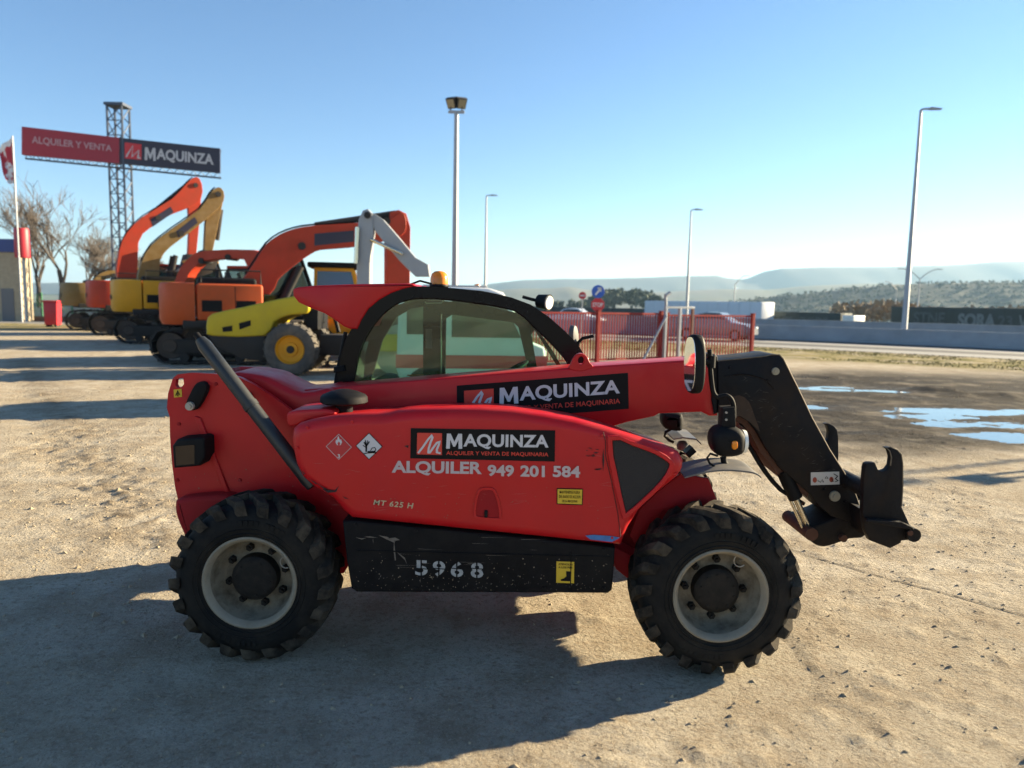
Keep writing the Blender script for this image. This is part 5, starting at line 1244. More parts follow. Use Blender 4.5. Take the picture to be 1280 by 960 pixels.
MB().box(dc[0] - .95, dc[0] + .9, -1.02, -.9, .62, 1.02).box(dc[0] - .95, dc[0] + .9, .9, 1.02, .62, 1.02).box(dc[0] - .95, dc[0] - .75, -.9, .9, .62, 1.02).box(dc[0] + .72, dc[0] + .9, -.9, .9, .62, 1.02).build('drum_frame', LIME, rr, 30, bevel=.02)
MB().rbox(wc[0] + .5, dc[0] - .75, -.35, .35, .45, .95, .06).build('articulation', DARK, rr, 40)
MB().tube([(wc[0] + .95, 0, 1.0), (wc[0] + .8, 0, 1.6)], .05, 8).tube([(wc[0] + .8 + .18 * math.cos(t), .2 * math.sin(t), 1.62 + .08 * math.cos(t)) for t in np.linspace(0, 6.28, 16)], .018, 6).build('steering_column', BLK, rr, 40)
MB().rbox(wc[0] + .15, wc[0] + .6, -.25, .25, 1.2, 1.75, .06).build('seat', BLK, rr, 40)

# ---- yellow wheel loader behind the roller
LL = (-5.6, 19.0 + 4.2)
ll = empty('wheel_loader', 'yellow wheel loader with dark-roofed glass cab between the orange boom and the telehandler', 'loader', (LL[0], LL[1], 0), R(10))
MB().rbox(-2.4, -.55, -.62, .62, 1.0, 2.05, .14).build('engine_hood', YEL, ll, 40)
MB().rbox(-.7, 1.9, -.45, .45, .75, 1.25, .08).build('front_frame', YEL, ll, 40)
cbo = MB().ring([(-.6, 1.2), (.75, 1.2), (.85, 1.7), (.62, 2.75), (-.55, 2.75)], [(-.5, 1.65), (.66, 1.65), (.74, 1.75), (.54, 2.65), (-.46, 2.65)], -.68, -.60).ring([(-.6, 1.2), (.75, 1.2), (.85, 1.7), (.62, 2.75), (-.55, 2.75)], [(-.5, 1.65), (.66, 1.65), (.74, 1.75), (.54, 2.65), (-.46, 2.65)], .60, .68).build('cab', YEL, ll, 30)
for yy in (-.65, .64): MB().prism([(-.5, 1.65), (.66, 1.65), (.74, 1.75), (.54, 2.65), (-.46, 2.65)], yy, yy + .01).build('cab_glass', mat('blue_window', (.03, .10, .24), .1), cbo, 0)
MB().rbox(-.75, .85, -.75, .75, 2.75, 2.92, .06).build('cab_roof', BLK, ll, 40)
for x in (-1.6, 1.35):
    for s_ in (-1, 1):
        w_ = MB().lathe([(0, -.14), (.28, -.14), (.34, -.2), (.36, .2), (0, .15)] if s_ < 0 else [(0, .14), (.28, .14), (.34, .2), (.36, -.2), (0, -.15)], (x, s_ * .85, .66), 28).build('wheel', YEL, ll, 35)
        MB().lathe([(.35, -.2), (.45, -.24), (.6, -.22), (.65, -.15), (.66, 0), (.65, .15), (.6, .22), (.45, .24), (.35, .2)], (x, s_ * .85, .66), 32).build('tyre', TYRE, w_, 35)
MB().prism([(1.2, 1.3), (2.0, 1.5), (2.7, .7), (2.55, .55), (1.95, 1.15), (1.2, 1.05)][::-1], -.4, .4, .03, 2, True).build('loader_arm', YEL, ll, 35)
MB().prism([(2.6, .12), (3.5, .10), (3.45, .2), (2.9, .4), (2.75, 1.0), (2.6, 1.0)], -1.1, 1.1, .02, 2, True).build('bucket', DARK, ll, 35)

# ---- white van seen through the cab windows
VL = PY(607, 420, 13.2)
vn = empty('van', 'white van with red side band and roof beacon parked behind the telehandler cab', 'van', (VL[0], 14.0, 0), R(6))
vp = [(-1.6, .42), (.80, .42), (1.0, .50), (1.02, .80), (.98, 1.02), (.72, 1.12), (.35, 1.80), (.22, 1.98), (-.05, 2.06), (-1.5, 2.06), (-1.62, 1.95), (-1.66, .6)]
vb = MB().prism(vp, -.85, .85, .07, 4, True).build('body', WHITE, vn, 40)
MB().box(-1.67, 1.03, -.858, .858, .62, .86).build('red_band', SRED, vb, 30)
sg = inset(np.array([(-.72, 1.15), (.60, 1.15), (.28, 1.78), (.15, 1.92), (-.72, 1.92)]), .03)
for yy in (-.860, .84): MB().prism(sg, yy, yy + .02).build('side_window', mat('dark_glass', (.02, .03, .03), .08), vb, 0)
MB().prism(inset(np.array([(-1.5, 1.2), (-.85, 1.2), (-.85, 1.9), (-1.5, 1.9)]), .02), -.860, -.84).build('rear_window', MATS['dark_glass'], vb, 0)
MB().add([(.78, -.70, 1.10), (.78, .70, 1.10), (.38, .66, 1.84), (.38, -.66, 1.84)], [(0, 1, 2, 3)]).build('windscreen', MATS['dark_glass'], vb, 0)
for x in (-1.15, .55):
    for s_ in (-1, 1):
        w_ = MB().lathe([(0, .02), (.19, .0), (.20, .12), (0, .13)] if s_ > 0 else [(0, .11), (.19, .13), (.20, 0), (0, 0)], (x, s_ * .80 - .06, .32), 24).build('wheel', GREYX, vn, 35)
        MB().lathe([(.19, -.01), (.28, -.03), (.315, .0), (.32, .07), (.315, .14), (.28, .16), (.19, .15)], (x, s_ * .80 - .06, .32), 28).build('tyre', TYRE, w_, 35)
MB().lathe([(0, .09), (.05, .075), (.065, .03), (.065, 0)], (-.2, 0, 2.06), 18, 'z').build('beacon', AMBER, vn, 40)
MB().box(-1.2, -.05, -.6, .6, 2.06, 2.10).build('roof_rack', GREYX, vn, 30, bevel=.01)
for s_ in (-1, 1): MB().rbox(.93, 1.03, s_ * .62 - .14, s_ * .62 + .14, .80, .96, .03).build('headlight', LENS, vn, 40)

# ================================================================== GATE SIGN, FLAG, GATEHOUSE
SG = PY(155, 330, 50.0)
sg_yaw = R(14)
sgn = empty('sign_gantry', 'steel lattice mast carrying a long billboard, red half and dark half, above the excavators', 'sign', (SG[0], 50.0, 0), 0)
topz = PY(152, 134, 50)[2]
mb = MB()
for sx in (-.48, .48):
    for sy in (-.48, .48): mb.tube([(sx, sy, 0), (sx, sy, topz)], .075, 6)
n_ = 15
mb.build('mast_leg', GALV if False else mat('mast_steel', (.06, .075, .11), .5, metal=.3), sgn, 40)
for k in range(n_):
    z0, z1 = topz * k / n_, topz * (k + 1) / n_
    b_ = MB().tube([(-.48, -.48, z0), (.48, -.48, z1)], .035, 5).tube([(-.48, .48, z1), (.48, .48, z0)], .035, 5).tube([(-.48, -.48, z1), (-.48, .48, z0)], .035, 5).tube([(.48, -.48, z0), (.48, .48, z1)], .035, 5).tube([(-.48, -.48, z1), (.48, -.48, z1)], .035, 5)
    b_.build('mast_brace', MATS['mast_steel'], sgn, 40)
MB().box(-.62, .62, -.62, .62, topz, topz + .18).build('mast_cap', MATS['mast_steel'], sgn, 30)
def spt(px, py): return PV(px, py, (SG[0] - .2, 49.3), sg_yaw)
def sign_face(name, pxq, m, label):
    q = [spt(*p) for p in pxq]
    c_, s_ = math.cos(sg_yaw), math.sin(sg_yaw)
    def w3(u, dy, z): return (-.2 + u * c_ - dy * s_, -.7 + u * s_ + dy * c_, z)
    vs = [w3(u, 0, z) for u, z in q] + [w3(u, .35, z) for u, z in q]
    o_ = MB().add(vs, [(3, 2, 1, 0), (4, 5, 6, 7), (0, 1, 5, 4), (1, 2, 6, 5), (2, 3, 7, 6), (3, 0, 4, 7)]).build(name, m, sgn, 30, label=label)
    return o_, w3
o1, w3 = sign_face('sign_panel', [(27, 158), (149, 172), (149, 204), (27, 193)], SIGNR, 'red half of the billboard with pale lettering')
def sq(px4): return [w3(*(lambda u, z: (u, -.03, z))(*spt(*p))) for p in px4]
letters(MB(), 'ALQUILER Y VENTA', sq([(40, 170), (140, 181.5), (140, 191), (40, 180.5)]), .02).build('panel_lettering', mat('pale_sign_text', (.45, .25, .28), .5), o1, 0)
o2, w3 = sign_face('sign_panel', [(149.6, 172), (275, 185.5), (275, 216), (149.6, 204)], SIGND, 'dark half of the billboard with company name')
letters(MB(), 'MAQUINZA', sq([(181, 184), (267, 193), (267, 208.5), (181, 200)]), .03).build('panel_lettering', mat('grey_sign_text', (.50, .48, .50), .5), o2, 0)
k = MB(); qs = sq([(156, 178), (177, 180.5), (177, 200), (156, 198)]); MB().add(qs, [(3, 2, 1, 0)]).build('logo_square', SRED, o2, 0)
qs2 = [tuple(np.array(a) + np.array((0, -.03, 0))) for a in qs]; stroke(k, [(.1, .1), (.5, .85), (.45, .15), (.85, .6), (.8, .12), (.95, .1)], .05, qs2); k.build('logo_mark', MATS['grey_sign_text'], o2, 0)
mb = MB()
for (a, b_) in (((27, 196), (275, 221)), ((27, 160), (275, 187))):
    p, q = spt(*a), spt(*b_); mb.tube([w3(p[0], .6, p[1]), w3(q[0], .6, q[1])], .06, 5)
for k in range(25):
    x_ = 27 + k * 9.92; lo, hi = spt(x_, 196 + k * 1.0), spt(min(275, x_ + 5), 191.5 + k * 1.0); lo2 = spt(min(275, x_ + 9.92), 197 + k * 1.0)
    mb.tube([w3(lo[0], .6, lo[1]), w3(hi[0], .3, hi[1]), w3(lo2[0], .6, lo2[1])], .03, 4)
mb.build('panel_truss', MATS['mast_steel'], sgn, 40)

# flag and pole
fp_ = PY(24, 330, 46); tz = PY(17, 170, 46)
fr_ = empty('flag_pole', 'tall pole with a white flag marked in red beside the gatehouse', 'flag', (fp_[0], 46, 0))
px0 = tz[0] - fp_[0]
MB().tube([(0, 0, 0), (px0 * .0 , 0, tz[2])], .05, 8).build('pole', GALV, fr_, 40)
mb = MB(); nu, nv = 16, 12; fh, fw = 2.7, .95
for j in range(nv + 1):
    for i_ in range(nu + 1):
        u, v = i_ / nu, j / nv
        x = -fw * u * (1 - .45 * v); y = .16 * math.sin(u * 9 + v * 3) * u + .1 * math.sin(v * 6) * u
        mb.v.append((x - .05 + .25 * v * u, y, tz[2] - .1 - fh * v - 1.0 * u * (.4 + .3 * (1 - v)) + .35 * u * v))
mb.f = [(j * (nu + 1) + i_, j * (nu + 1) + i_ + 1, (j + 1) * (nu + 1) + i_ + 1, (j + 1) * (nu + 1) + i_) for j in range(nv) for i_ in range(nu)]
FLG = bpy.data.materials.new('flag_cloth'); FLG.use_nodes = True; nt = FLG.node_tree; b = nt.nodes['Principled BSDF']
tc_ = N(nt, 'ShaderNodeTexCoord'); sx_ = N(nt, 'ShaderNodeSeparateXYZ'); nt.links.new(tc_.outputs['Object'], sx_.inputs[0])
no_ = N(nt, 'ShaderNodeTexNoise'); no_.inputs['Scale'].default_value = 2.2; nt.links.new(tc_.outputs['Object'], no_.inputs['Vector'])
rp_ = N(nt, 'ShaderNodeValToRGB'); rp_.color_ramp.elements[0].position = .48; rp_.color_ramp.elements[1].position = .53
rp_.color_ramp.elements[0].color = (.72, .70, .72, 1); rp_.color_ramp.elements[1].color = (.45, .03, .05, 1); nt.links.new(no_.outputs[0], rp_.inputs[0]); nt.links.new(rp_.outputs[0], b.inputs['Base Color']); b.inputs['Roughness'].default_value = .8
mb.build('flag_cloth', FLG, fr_, 60)
# red vertical banner drum at the foot of the pole, on the gatehouse corner
g0 = PY(0, 360, 47)
gh_ = empty('gatehouse', 'small pale stone gatehouse with blue fascia and a red corner drum', 'building', (PY(8, 360, 47)[0], 47.5, 0))
bx = PY(8, 360, 47)[0]
xr = PY(19.5, 350, 47)[0] - bx; zt_ = PY(20, 315, 47)[2]; xl = -7.0
MB().box(xl, xr, 0, 1.1, 0, zt_).build('wall', BRICK, gh_, 30)
MB().box(xl, PY(15, 305, 47)[0] - bx, -.12, 1.0, zt_ + .003, PY(8, 298, 47)[2]).build('fascia', SBLUE if False else mat('fascia_blue', (.02, .045, .20), .5), gh_, 30, bevel=.02)
zr0, zr1 = PY(24, 322, 47)[2], PY(24, 285, 47)[2]; xc = PY(25, 303, 47)[0] - bx
MB().lathe([(0, zr0), (.42, zr0), (.44, zr0 + .1), (.44, zr1 - .1), (.40, zr1), (0, zr1)], (xc, -.3, 0), 24, 'z').build('corner_drum', mat('drum_red', (.40, .015, .03), .5), gh_, 40)
MB().box(xc - .05, xc + .05, -.35, -.25, 0, zr0).build('drum_post', GALV, gh_, 30)
MB().box(xr - 1.3, xr - .5, -.03, 0, 0, 2.1).build('door', mat('grey_door', (.12, .12, .13), .5), gh_, 30)
MB().box(xl + 1, xr - 2, -.03, 0, 1.1, 2.3).build('window', MATS['dark_glass'], gh_, 30)

# boundary fence at the far left: posts and panels
fn = empty('mesh_fence', 'low green mesh fence on a brownish kerb in front of the bare trees', 'fence', (PY(40, 395, 49)[0], 49, 0))
fx0 = PY(-60, 395, 49)[0] - PY(40, 395, 49)[0]
for k in range(9):
    x = fx0 + k * 2.0; MB().box(x - .04, x + .04, -.04, .04, .2, 1.9).build('post', GREENF, fn, 30)
    if k < 8:
        mb = MB()
        for j in range(18): mb.box(x + .1 + j * .105, x + .106 + j * .105, -.004, .004, .32, 1.8)
        for j in range(5): mb.box(x + .04, x + 1.96, -.006, .006, .32 + j * .36, .335 + j * .36)
        mb.build('mesh_panel', GREENF, fn, 30)
MB().box(fx0 - 1, fx0 + 17, -.15, .15, 0, .32).build('kerb', mat('reddish_kerb', (.18, .11, .08), .9), fn, 30)
bn = PY(66, 394, 41)
rb = empty('skip_bin', 'small red steel bin standing left of the dull ochre excavator', 'bin', (bn[0], 41, 0), R(15))
MB().prism([(-.30, .12), (.30, .12), (.34, 1.35), (-.34, 1.35)], -.4, .4, .03, 2, True).build('bin_body', SRED, rb, 30)
MB().box(-.38, .38, -.44, .44, 1.35, 1.45).build('bin_rim', SRED, rb, 30, bevel=.02)
for s_ in (-1, 1): MB().box(s_ * .2 - .05, s_ * .2 + .05, -.35, .35, 0, .12).build('bin_foot', DARK, rb, 30)

# ================================================================== BARE TREES
def bare_tree(label, base, h, spread, seed, depth=5, lean=0):
    r_ = random.Random(seed); rt = empty('bare_tree', label, 'tree', base, 0, 'bare trees behind the yard')
    tr, cwn = MB(), MB()
    def grow(p, d, l, r, lev):
        n_ = 3; pts = [p]; q = p.copy(); dd = d.copy()
        for k in range(n_):
            dd = (dd + Vector((r_.gauss(0, .13), r_.gauss(0, .13), r_.gauss(.03, .07)))).normalized(); q = q + dd * (l / n_); pts.append(q.copy())
        rads = [r, r * .88, r * .76, r * .62]
        (tr if lev == 0 else cwn).tube(pts, rads, 7 if lev < 2 else 4 if lev < 3 else 3, cap=False)
        if lev >= depth: return
        nb = r_.randint(3, 5) if lev < 3 else r_.randint(3, 4)
        for k in range(nb):
            t = r_.choice((1, 2, 3)) if lev else r_.choice((2, 3, 3)); a = r_.uniform(0, 2 * math.pi); tilt = r_.uniform(.3, .95) * spread
            ax1 = dd.orthogonal().normalized(); ax2 = dd.cross(ax1)
            nd = (dd * math.cos(tilt) + (ax1 * math.cos(a) + ax2 * math.sin(a)) * math.sin(tilt) + Vector((0, 0, .18))).normalized()
            grow(pts[t].copy(), nd, l * r_.uniform(.58, .82), max(.016, rads[t] * r_.uniform(.5, .7)), lev + 1)
    grow(Vector((0, 0, 0)), Vector((lean, 0, 1)).normalized(), h * .30, h * .020, 0)
    tr.build('trunk', BARK, rt, 60); cwn.build('crown', TWIG, rt, 60)
    return rt
b0 = PY(72, 380, 58); bare_tree('tall grey bare tree between the gatehouse and the sign mast', (b0[0], 58, 0), 12.5, .75, 1, 5)
b0 = PY(50, 380, 64); bare_tree('slim bare tree close behind the gatehouse', (b0[0], 64, 0), 11.5, .7, 6, 5)
b0 = PY(118, 380, 60); bare_tree('low brown bushy bare tree behind the orange-red excavator', (b0[0], 60, 0), 8.0, 1.05, 3, 5)
b0 = PY(142, 380, 66); bare_tree('low brown bare tree by the foot of the sign mast', (b0[0], 66, 0), 8.3, 1.0, 4, 5)
b0 = PY(212, 380, 62); bare_tree('brown bare tree showing between the two raised booms', (b0[0], 62, 0), 7.6, .95, 5, 5)
b0 = PY(96, 380, 70); bare_tree('pale bare tree standing behind the tall grey one', (b0[0], 70, 0), 10.5, .85, 8, 5)

# ================================================================== RED FENCE AND GATE
FA, FB = np.array(G(556, 462)[:2]), np.array(G(826, 452)[:2])
FC = np.array(G(940, 448.5)[:2])
def fence(name, label, A, B, hgt, step, posts, cat='fence'):
    d = B - A; Ln = np.linalg.norm(d); yaw = math.atan2(d[1], d[0])
    rt = empty(name, label, cat, (A[0], A[1], 0), yaw)
    MB().box(0, Ln, -.025, .025, hgt - .09, hgt - .03).build('top_rail', FRED, rt, 30)
    MB().box(0, Ln, -.025, .025, .10, .16).build('bottom_rail', FRED, rt, 30)
    n_ = int(Ln / step); proto = None
    for k in range(1, n_):
        x = k * Ln / n_
        if any(abs(x - p) < .09 for p in posts): continue
        if proto is None:
            proto = MB().box(-.02, .02, -.012, .012, .16, hgt - .09).build('bar', FRED, rt, 30); proto.location = (x, 0, 0)
        else:
            c_ = proto.copy(); COL.objects.link(c_); c_.location = (x, 0, 0)
    for p in posts:
        MB().box(p - .06, p + .06, -.06, .06, 0, hgt + .02).box(p - .07, p + .07, -.07, .07, hgt + .02, hgt + .04).build('post', FRED, rt, 30, bevel=.006)
    return rt, Ln, yaw
d1_ = np.linalg.norm(FB - FA)
def along(px):        # where a pixel column crosses the fence line
    ry = ray(px, 420)[:2]; dd = (FB - FA) / d1_
    M_ = np.array([[dd[0], -ry[0]], [dd[1], -ry[1]]]); s_, _ = np.linalg.solve(M_, -FA); return s_
fence('bar_fence', 'red steel bar fence with thick posts between the yard and the road', FA, FB, 1.60, .105, [0.06, along(655), along(747), d1_ - .06])
fence('sliding_gate', 'red barred sliding gate leaf standing open beside the grey gate frame', FB + (FC - FB) * .03, FC, 1.56, .13, [.06, np.linalg.norm(FC - FB) * .97 - .07], 'gate')
# grey gate frame with brace
gl = G(836, 452); gfy = math.atan2(*(FC - FB)[::-1])
gf_ = empty('gate_frame', 'grey steel gate guide frame with a slanting brace between fence and gate', 'gate frame', (gl[0], gl[1] - .15, 0), gfy)
MB().box(-.30, -.22, -.05, .05, 0, 1.72).build('frame_post', GALV, gf_, 30, bevel=.005); MB().box(.30, .38, -.05, .05, 0, 1.72).build('frame_post', GALV, gf_, 30, bevel=.005)
MB().box(-.30, .95, -.04, .04, 1.722, 1.79).build('frame_beam', GALV, gf_, 30, bevel=.005); MB().box(.86, .94, -.04, .04, 0, 1.72).build('frame_post', mat('brown_post', (.16, .06, .04), .7), gf_, 30)
MB().tube([(-.28, -.06, 1.5), (-1.25, -.1, .02)], .04, 6).build('frame_brace', GALV, gf_, 40)
MB().tube([(-.26, 0, 1.79), (-.30, 0, 2.12)], .045, 8).tube([(-.30, 0, 2.12), (-.12, 0, 2.22)], .06, 8).build('gate_sensor', GREYX, gf_, 40)

# ================================================================== ROAD SIGNS, LAMPS
def disc(rt, name, c_, r, m, n=28, sq_=None, th=.02):
    pts = [(c_[0] + r * math.cos(t), c_[2] + r * math.sin(t)) for t in np.linspace(0, 2 * math.pi, n, endpoint=False)] if not sq_ else [(c_[0] + r * math.cos(t + math.pi / 8), c_[2] + r * math.sin(t + math.pi / 8)) for t in np.linspace(0, 2 * math.pi, 8, endpoint=False)]
    return MB().prism(pts, c_[1], c_[1] + th, .004, 1).build(name, m, rt, 30)
D = 32.0
p0 = PY(747, 380, D); bl_, st_ = PY(747, 364.5, D), PY(747.5, 381, D)
rsn = empty('road_sign', 'road sign post with a blue arrow disc above an octagonal stop sign', 'road sign', (p0[0], D, 0))
MB().tube([(0, 0, 0), (0, 0, bl_[2] + .2)], .03, 8).build('post', GALV, rsn, 40)
o = disc(rsn, 'blue_disc', (0, -.06, bl_[2]), .28, SBLUE); k = MB(); stroke(k, [(.3, .25), (.7, .75)], .07, [(-.28, -.065, bl_[2] + .28), (.28, -.065, bl_[2] + .28), (.28, -.065, bl_[2] - .28), (-.28, -.065, bl_[2] - .28)]); stroke(k, [(.45, .75), (.7, .75), (.7, .5)], .06, [(-.28, -.065, bl_[2] + .28), (.28, -.065, bl_[2] + .28), (.28, -.065, bl_[2] - .28), (-.28, -.065, bl_[2] - .28)]); k.build('arrow', WHITE, o, 0)
o = disc(rsn, 'stop_plate', (0, -.06, st_[2]), .30, SRED, sq_=True)
letters(MB(), 'STOP', [(-.22, -.065, st_[2] + .09), (.22, -.065, st_[2] + .09), (.22, -.065, st_[2] - .09), (-.22, -.065, st_[2] - .09)], .02).build('stop_lettering', WHITE, o, 0)
p1 = PY(728, 369.5, D + 12)
rs2 = empty('road_sign', 'round red no-entry sign on a thin post behind the fence', 'road sign', (p1[0], D + 12, 0))
MB().tube([(0, 0, 0), (0, 0, p1[2])], .03, 8).build('post', GALV, rs2, 40)
o = disc(rs2, 'red_disc', (0, -.06, p1[2]), .22, SRED); MB().box(-.14, .14, -.068, -.0605, p1[2] - .035, p1[2] + .035).build('white_bar', WHITE, o, 0)

def street_lamp(label, px_top, px_mid, D, arm, rad=.09, arch=0, double=False, name='street_lamp', group='street lamps along the highway', zb=0):
    t = PY(*px_top, D); rt = empty(name, label, 'street lamp', (PY(*px_mid, D)[0], D, zb), 0, group)
    h = t[2] - zb
    MB().tube([(0, 0, 0), (0, 0, .05), (0, 0, h)], [rad * 1.5, rad * 1.35, rad * .6], 12).build('pole', GALV, rt, 40)
    for s_ in ((1, -1) if double else (1,)):
        if arch:
            pts = [(s_ * arm * u, 0, h + arch * math.sin(u * math.pi * .55)) for u in np.linspace(0, 1, 8)]
        else: pts = [(0, 0, h), (s_ * arm * .3, 0, h + .06), (s_ * arm, 0, h + .08)]
        MB().tube(pts, rad * .5, 7).build('arm', GALV, rt, 40)
        e = pts[-1]; MB().prism([(e[0] - .05 * s_, e[2] - .06), (e[0] + s_ * .62, e[2] - .04), (e[0] + s_ * .62, e[2] + .02), (e[0] - .02 * s_, e[2] + .09)], -.15, .15, .02, 2, True).build('lantern', GALV, rt, 40)
    return rt
street_lamp('tall galvanised street lamp rising behind the concrete barrier beside the graffiti wagon', (1149, 137.5), (1131, 400), 44.5, .55, .13)
street_lamp('thin street lamp rising behind the grey gate frame', (861.5, 263), (858.5, 385), 62, .35, .10)
street_lamp('slender street lamp just right of the floodlight mast', (607, 245), (606.5, 350), 75, .5, .12)
street_lamp('far street lamp with a single arched arm above the white trailer', (917.5, 356), (917.5, 376), 150, 2.4, .14, 1.9, zb=-3)
street_lamp('far street lamp with two arched arms behind the tall street lamp', (1147, 349), (1147, 383), 140, 3.6, .14, 1.9, True, zb=-3)
street_lamp('far street lamp with one short arched arm near the two-armed one', (1119, 362), (1119, 384), 175, -2.8, .14, 1.8, zb=-3)
fm = PY(571.5, 140, 30); fmb = PY(566, 350, 30)
fl_ = empty('floodlight_mast', 'tall steel mast topped by a pair of dark floodlights above the telehandler roof', 'floodlight', (fm[0] - .03, 30, 0))
MB().tube([(0, 0, 0), (0, 0, fm[2])], [.14, .085], 14).build('pole', GALV, fl_, 40)
MB().box(-.32, .32, -.04, .04, fm[2] - .05, fm[2] + .05).build('cross_arm', GALV, fl_, 30)
for s_ in (-1, 1):
    M_ = Matrix.Translation((s_ * .22, -.05, fm[2] + .30)) @ Matrix.Rotation(R(22 * s_), 4, 'Z') @ Matrix.Rotation(R(28), 4, 'X')
    o = MB().prism([(-.17, -.2), (.17, -.2), (.20, .2), (-.20, .2)], -.02, .26, .03, 2, True).xform(M_).build('floodlight', DARK, fl_, 35)
    MB().box(-.15, .15, -.026, -.021, -.17, .17).xform(M_).build('floodlight_glass', mat('lamp_glass_dull', (.25, .22, .14), .1), o, 0)
    MB().tube([(s_ * .22, 0, fm[2]), (s_ * .22, 0, fm[2] + .2)], .03, 6).build('floodlight_bracket', DARK, fl_, 40)

# ================================================================== TRAFFIC, TRAILER, WAGONS BEYOND
def car(label, px, D, yaw, paint, s=1.0):
    c_ = PY(px, 420, D); rt = empty('car', label, 'car', (c_[0], D, .02), yaw, 'cars on the road')
    body = [(-2.1, .30), (-2.15, .62), (-2.02, .90), (-1.25, .97), (-.72, 1.40), (-.30, 1.49), (.45, 1.47), (1.05, .98), (1.85, .86), (2.12, .66), (2.15, .34), (1.9, .28), (-1.9, .28)]
    mb = MB().prism([(a * s, z * s) for a, z in body[::-1]], -.86 * s, .86 * s, .09, 4, True)
    for i_, v in enumerate(mb.v):
        if v[2] > .98 * s: mb.v[i_] = (v[0], v[1] * .86, v[2])
    bo_ = mb.build('body', paint, rt, 40)
    for yy in (-.815 * s, .815 * s):
        q = [(-1.08, .99), (-.62, 1.36), (-.28, 1.42), (.40, 1.41), (.90, .99)]
        MB().add([(a * s, yy * (1.0 if z < 1.05 else .925) + (-.01 if yy < 0 else .01), z * s) for a, z in q], [tuple(range(5))]).build('side_window', MATS['dark_glass'], bo_, 0)
    for x in (-1.3, 1.32):
        for yy in (-.78, .78):
            w_ = MB().lathe([(0, -.09), (.19, -.09), (.2, .09), (0, .09)], (x * s, yy * s, .31 * s), 20).build('wheel', GREYX, rt, 35)
            MB().lathe([(.2, -.1), (.3, -.1), (.315, 0), (.3, .1), (.2, .1)], (x * s, yy * s, .31 * s), 24).build('tyre', TYRE, w_, 35)
    for yy in (-.6, .6):
        MB().rbox(1.98 * s, 2.13 * s, yy * s - .16, yy * s + .16, .62 * s, .76 * s, .04).build('headlight', LENS, rt, 40)
        MB().rbox(-2.13 * s, -2.02 * s, yy * s - .12, yy * s + .12, .66 * s, .82 * s, .03).build('tail_light', SRED, rt, 40)
    return rt
car('grey car driving past behind the sliding gate', 893, 40.3, R(-32), mat('grey_car_paint', (.20, .21, .22), .25, coat=.5))
car('white car seen through the fence left of the stop sign', 718, 54.0, R(-20), mat('white_car_paint', (.60, .60, .60), .25, coat=.5))

def wagon(name, label, cat, px0, px1, ytop, D0, D1, zb, m, depth=2.6, group=None, graffiti=(), axle=True, cap=None):
    a = np.array(PY(px0, ytop[0], D0)); b_ = np.array(PY(px1, ytop[1], D1)); d = (b_ - a)[:2]; Ln = np.linalg.norm(d); yaw = math.atan2(d[1], d[0]); zt = (a[2] + b_[2]) / 2 - zb
    rt = empty(name, label, cat, (a[0], a[1], zb), yaw, group)
    bo_ = MB().rbox(0, Ln, 0, depth, .9, zt, .10).build('box_body', m, rt, 40)
    n_ = max(3, int(Ln / 1.6))
    for k in range(1, n_): MB().box(k * Ln / n_ - .04, k * Ln / n_ + .04, -.05, 0, .95, zt - .12).build('side_rib', m, bo_, 0)
    if axle:
        MB().box(.3, Ln - .3, .3, depth - .3, .6, .9).build('underframe', DARK, rt, 30)
        for x in (1.2, 2.4, Ln - 2.4, Ln - 1.2):
            for yy in (.25, depth - .25): MB().cyl((x, yy - .07, .46), (x, yy + .07, .46), .46, n=20).build('wheel', DARK, rt, 35)
    for (t, u0, u1, v0, v1, col, bold) in graffiti:
        q = [(u0 * Ln, -.06, .9 + (zt - .9) * v1), (u1 * Ln, -.06, .9 + (zt - .9) * v1), (u1 * Ln, -.06, .9 + (zt - .9) * v0), (u0 * Ln, -.06, .9 + (zt - .9) * v0)]
        letters(MB(), t, q, bold).build('graffiti', col, bo_, 0)
    if cap: MB().rbox(Ln - cap[0], Ln + .02, -.02, depth + .02, .9, zt + .01, .1).build('end_cap', cap[1], bo_, 40)
    return rt
GRF = mat('graffiti_grey', (.15, .17, .17), .7, var=.5, scale=1.5); GRF2 = mat('graffiti_dull', (.07, .085, .085), .7, var=.6, scale=1.5)
grp = 'rail wagons beyond the highway'
wagon('freight_wagon', 'dark green freight wagon with large pale graffiti under the wooded hill', 'wagon', 1114, 1330, (385, 384), 80, 66, -1.2, WAGON, group=grp, graffiti=(('STNE', .16, .36, .30, .80, GRF2, .03), ('SORA', .44, .66, .22, .78, GRF, .05), ('23', .67, .75, .28, .72, GRF2, .03), ('W', .78, .86, .2, .75, GRF, .03)))
wagon('freight_wagon', 'black freight wagon with small pale graffiti next to the white trailer', 'wagon', 953, 1051, (388.5, 392), 92, 84, -1.7, WAGON, group=grp, graffiti=(('OKUPS', .05, .42, .25, .75, GRF2, .03), ('ZODE', .5, .86, .25, .75, GRF2, .03)))
wagon('freight_wagon', 'dark green freight wagon with a blue end showing above the red fence', 'wagon', 640, 818, (383.5, 384.5), 118, 104, -1.6, WAGON, group=grp, cap=(1.6, mat('wagon_blue', (.03, .10, .20), .5)))
wagon('box_trailer', 'long white box trailer standing beyond the highway wall', 'trailer', 806, 952, (375, 378.5), 104, 88, -1.6, WHITET, depth=2.5)
wagon('site_container', 'small white container at the end of the black graffiti wagon', 'container', 1053, 1067, (394, 394.5), 82, 81, -1.6, WHITE, axle=False)

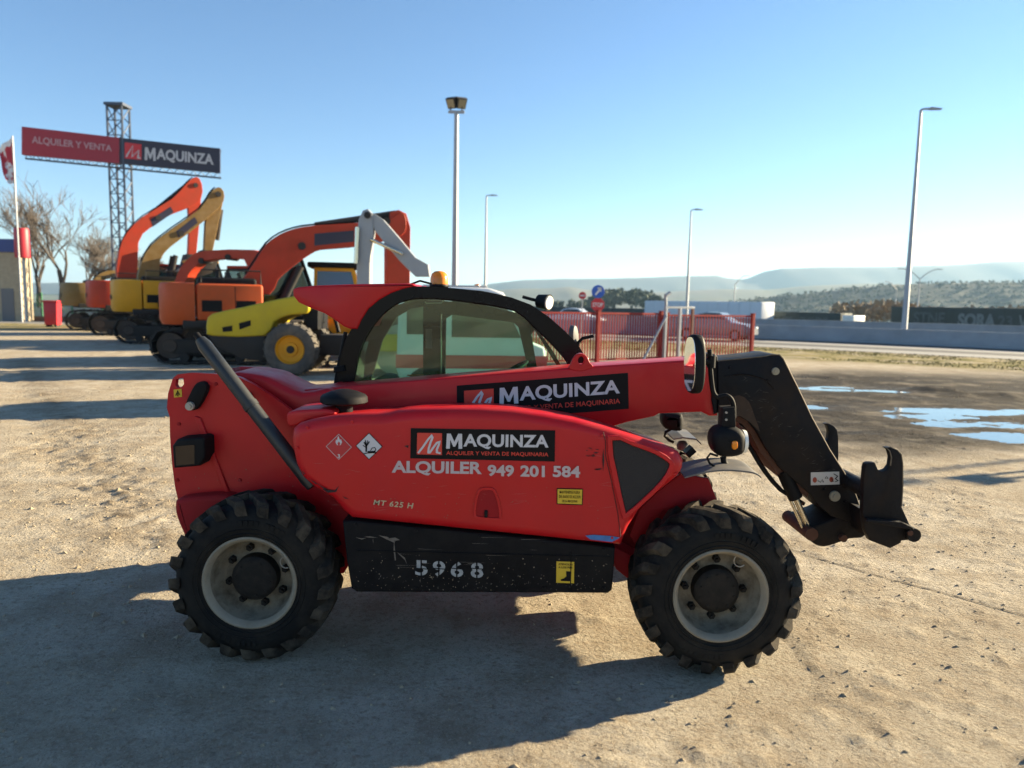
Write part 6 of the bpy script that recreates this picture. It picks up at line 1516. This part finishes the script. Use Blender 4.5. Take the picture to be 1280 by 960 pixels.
# ================================================================== SIGN FRAME OUT OF VIEW, WHOSE SHADOW CROSSES THE YARD
sh = np.array([SUNV.x, SUNV.y]); cot = np.linalg.norm(sh) / SUNV.z; sh = sh / np.linalg.norm(sh)
tl_, tr_ = np.array(G(1175, 597.5)[:2]), np.array(G(1232, 607.5)[:2]); bl2 = np.array(G(1225, 594)[:2])
zt2 = 2.6; hgt = min(1.6, np.linalg.norm(bl2 - tl_) / cot); a_, b2 = tl_ + sh * zt2 * cot, tr_ + sh * zt2 * cot
pn = empty('notice_board', 'plain notice board on two steel legs beside the yard entrance', 'sign board', (a_[0], a_[1], 0), math.atan2(*(b2 - a_)[::-1]))
W2 = np.linalg.norm(b2 - a_)
MB().box(0, W2, -.03, .03, zt2 - hgt, zt2).build('board', WHITE, pn, 30)
for x in (.12, W2 - .12): MB().box(x - .03, x + .03, .031, .09, 0, zt2).build('leg', GALV, pn, 30)
tip = np.array(G(1035, 601)[:2]); zp = 6.5; bs = tip + sh * zp * cot
lp = empty('yard_lamp', 'plain tapered steel lamp pole at the edge of the yard', 'street lamp', (bs[0], bs[1], 0))
MB().tube([(0, 0, 0), (0, 0, zp)], [.09, .05], 12).build('pole', GALV, lp, 40)
MB().tube([(0, 0, zp - .1), (.5, 0, zp)], .03, 6).build('arm', GALV, lp, 40); MB().rbox(.4, .95, -.12, .12, zp - .05, zp + .05, .03).build('lantern', GALV, lp, 40)

# ------------------------------------------------------------------ haze in the air
HZ = bpy.data.materials.new('haze_air'); HZ.use_nodes = True; nt = HZ.node_tree
nt.nodes.remove(nt.nodes['Principled BSDF'])
pv = nt.nodes.new('ShaderNodeVolumePrincipled'); pv.inputs['Color'].default_value = (.46, .72, 1, 1); pv.inputs['Density'].default_value = 1.35e-4; pv.inputs['Anisotropy'].default_value = .25
nt.links.new(pv.outputs[0], nt.nodes['Material Output'].inputs['Volume'])
mb = MB().box(-9800, 9800, -400, 9700, -40, 262)
hz = mb.build('haze', HZ, None, 0, kind='stuff')
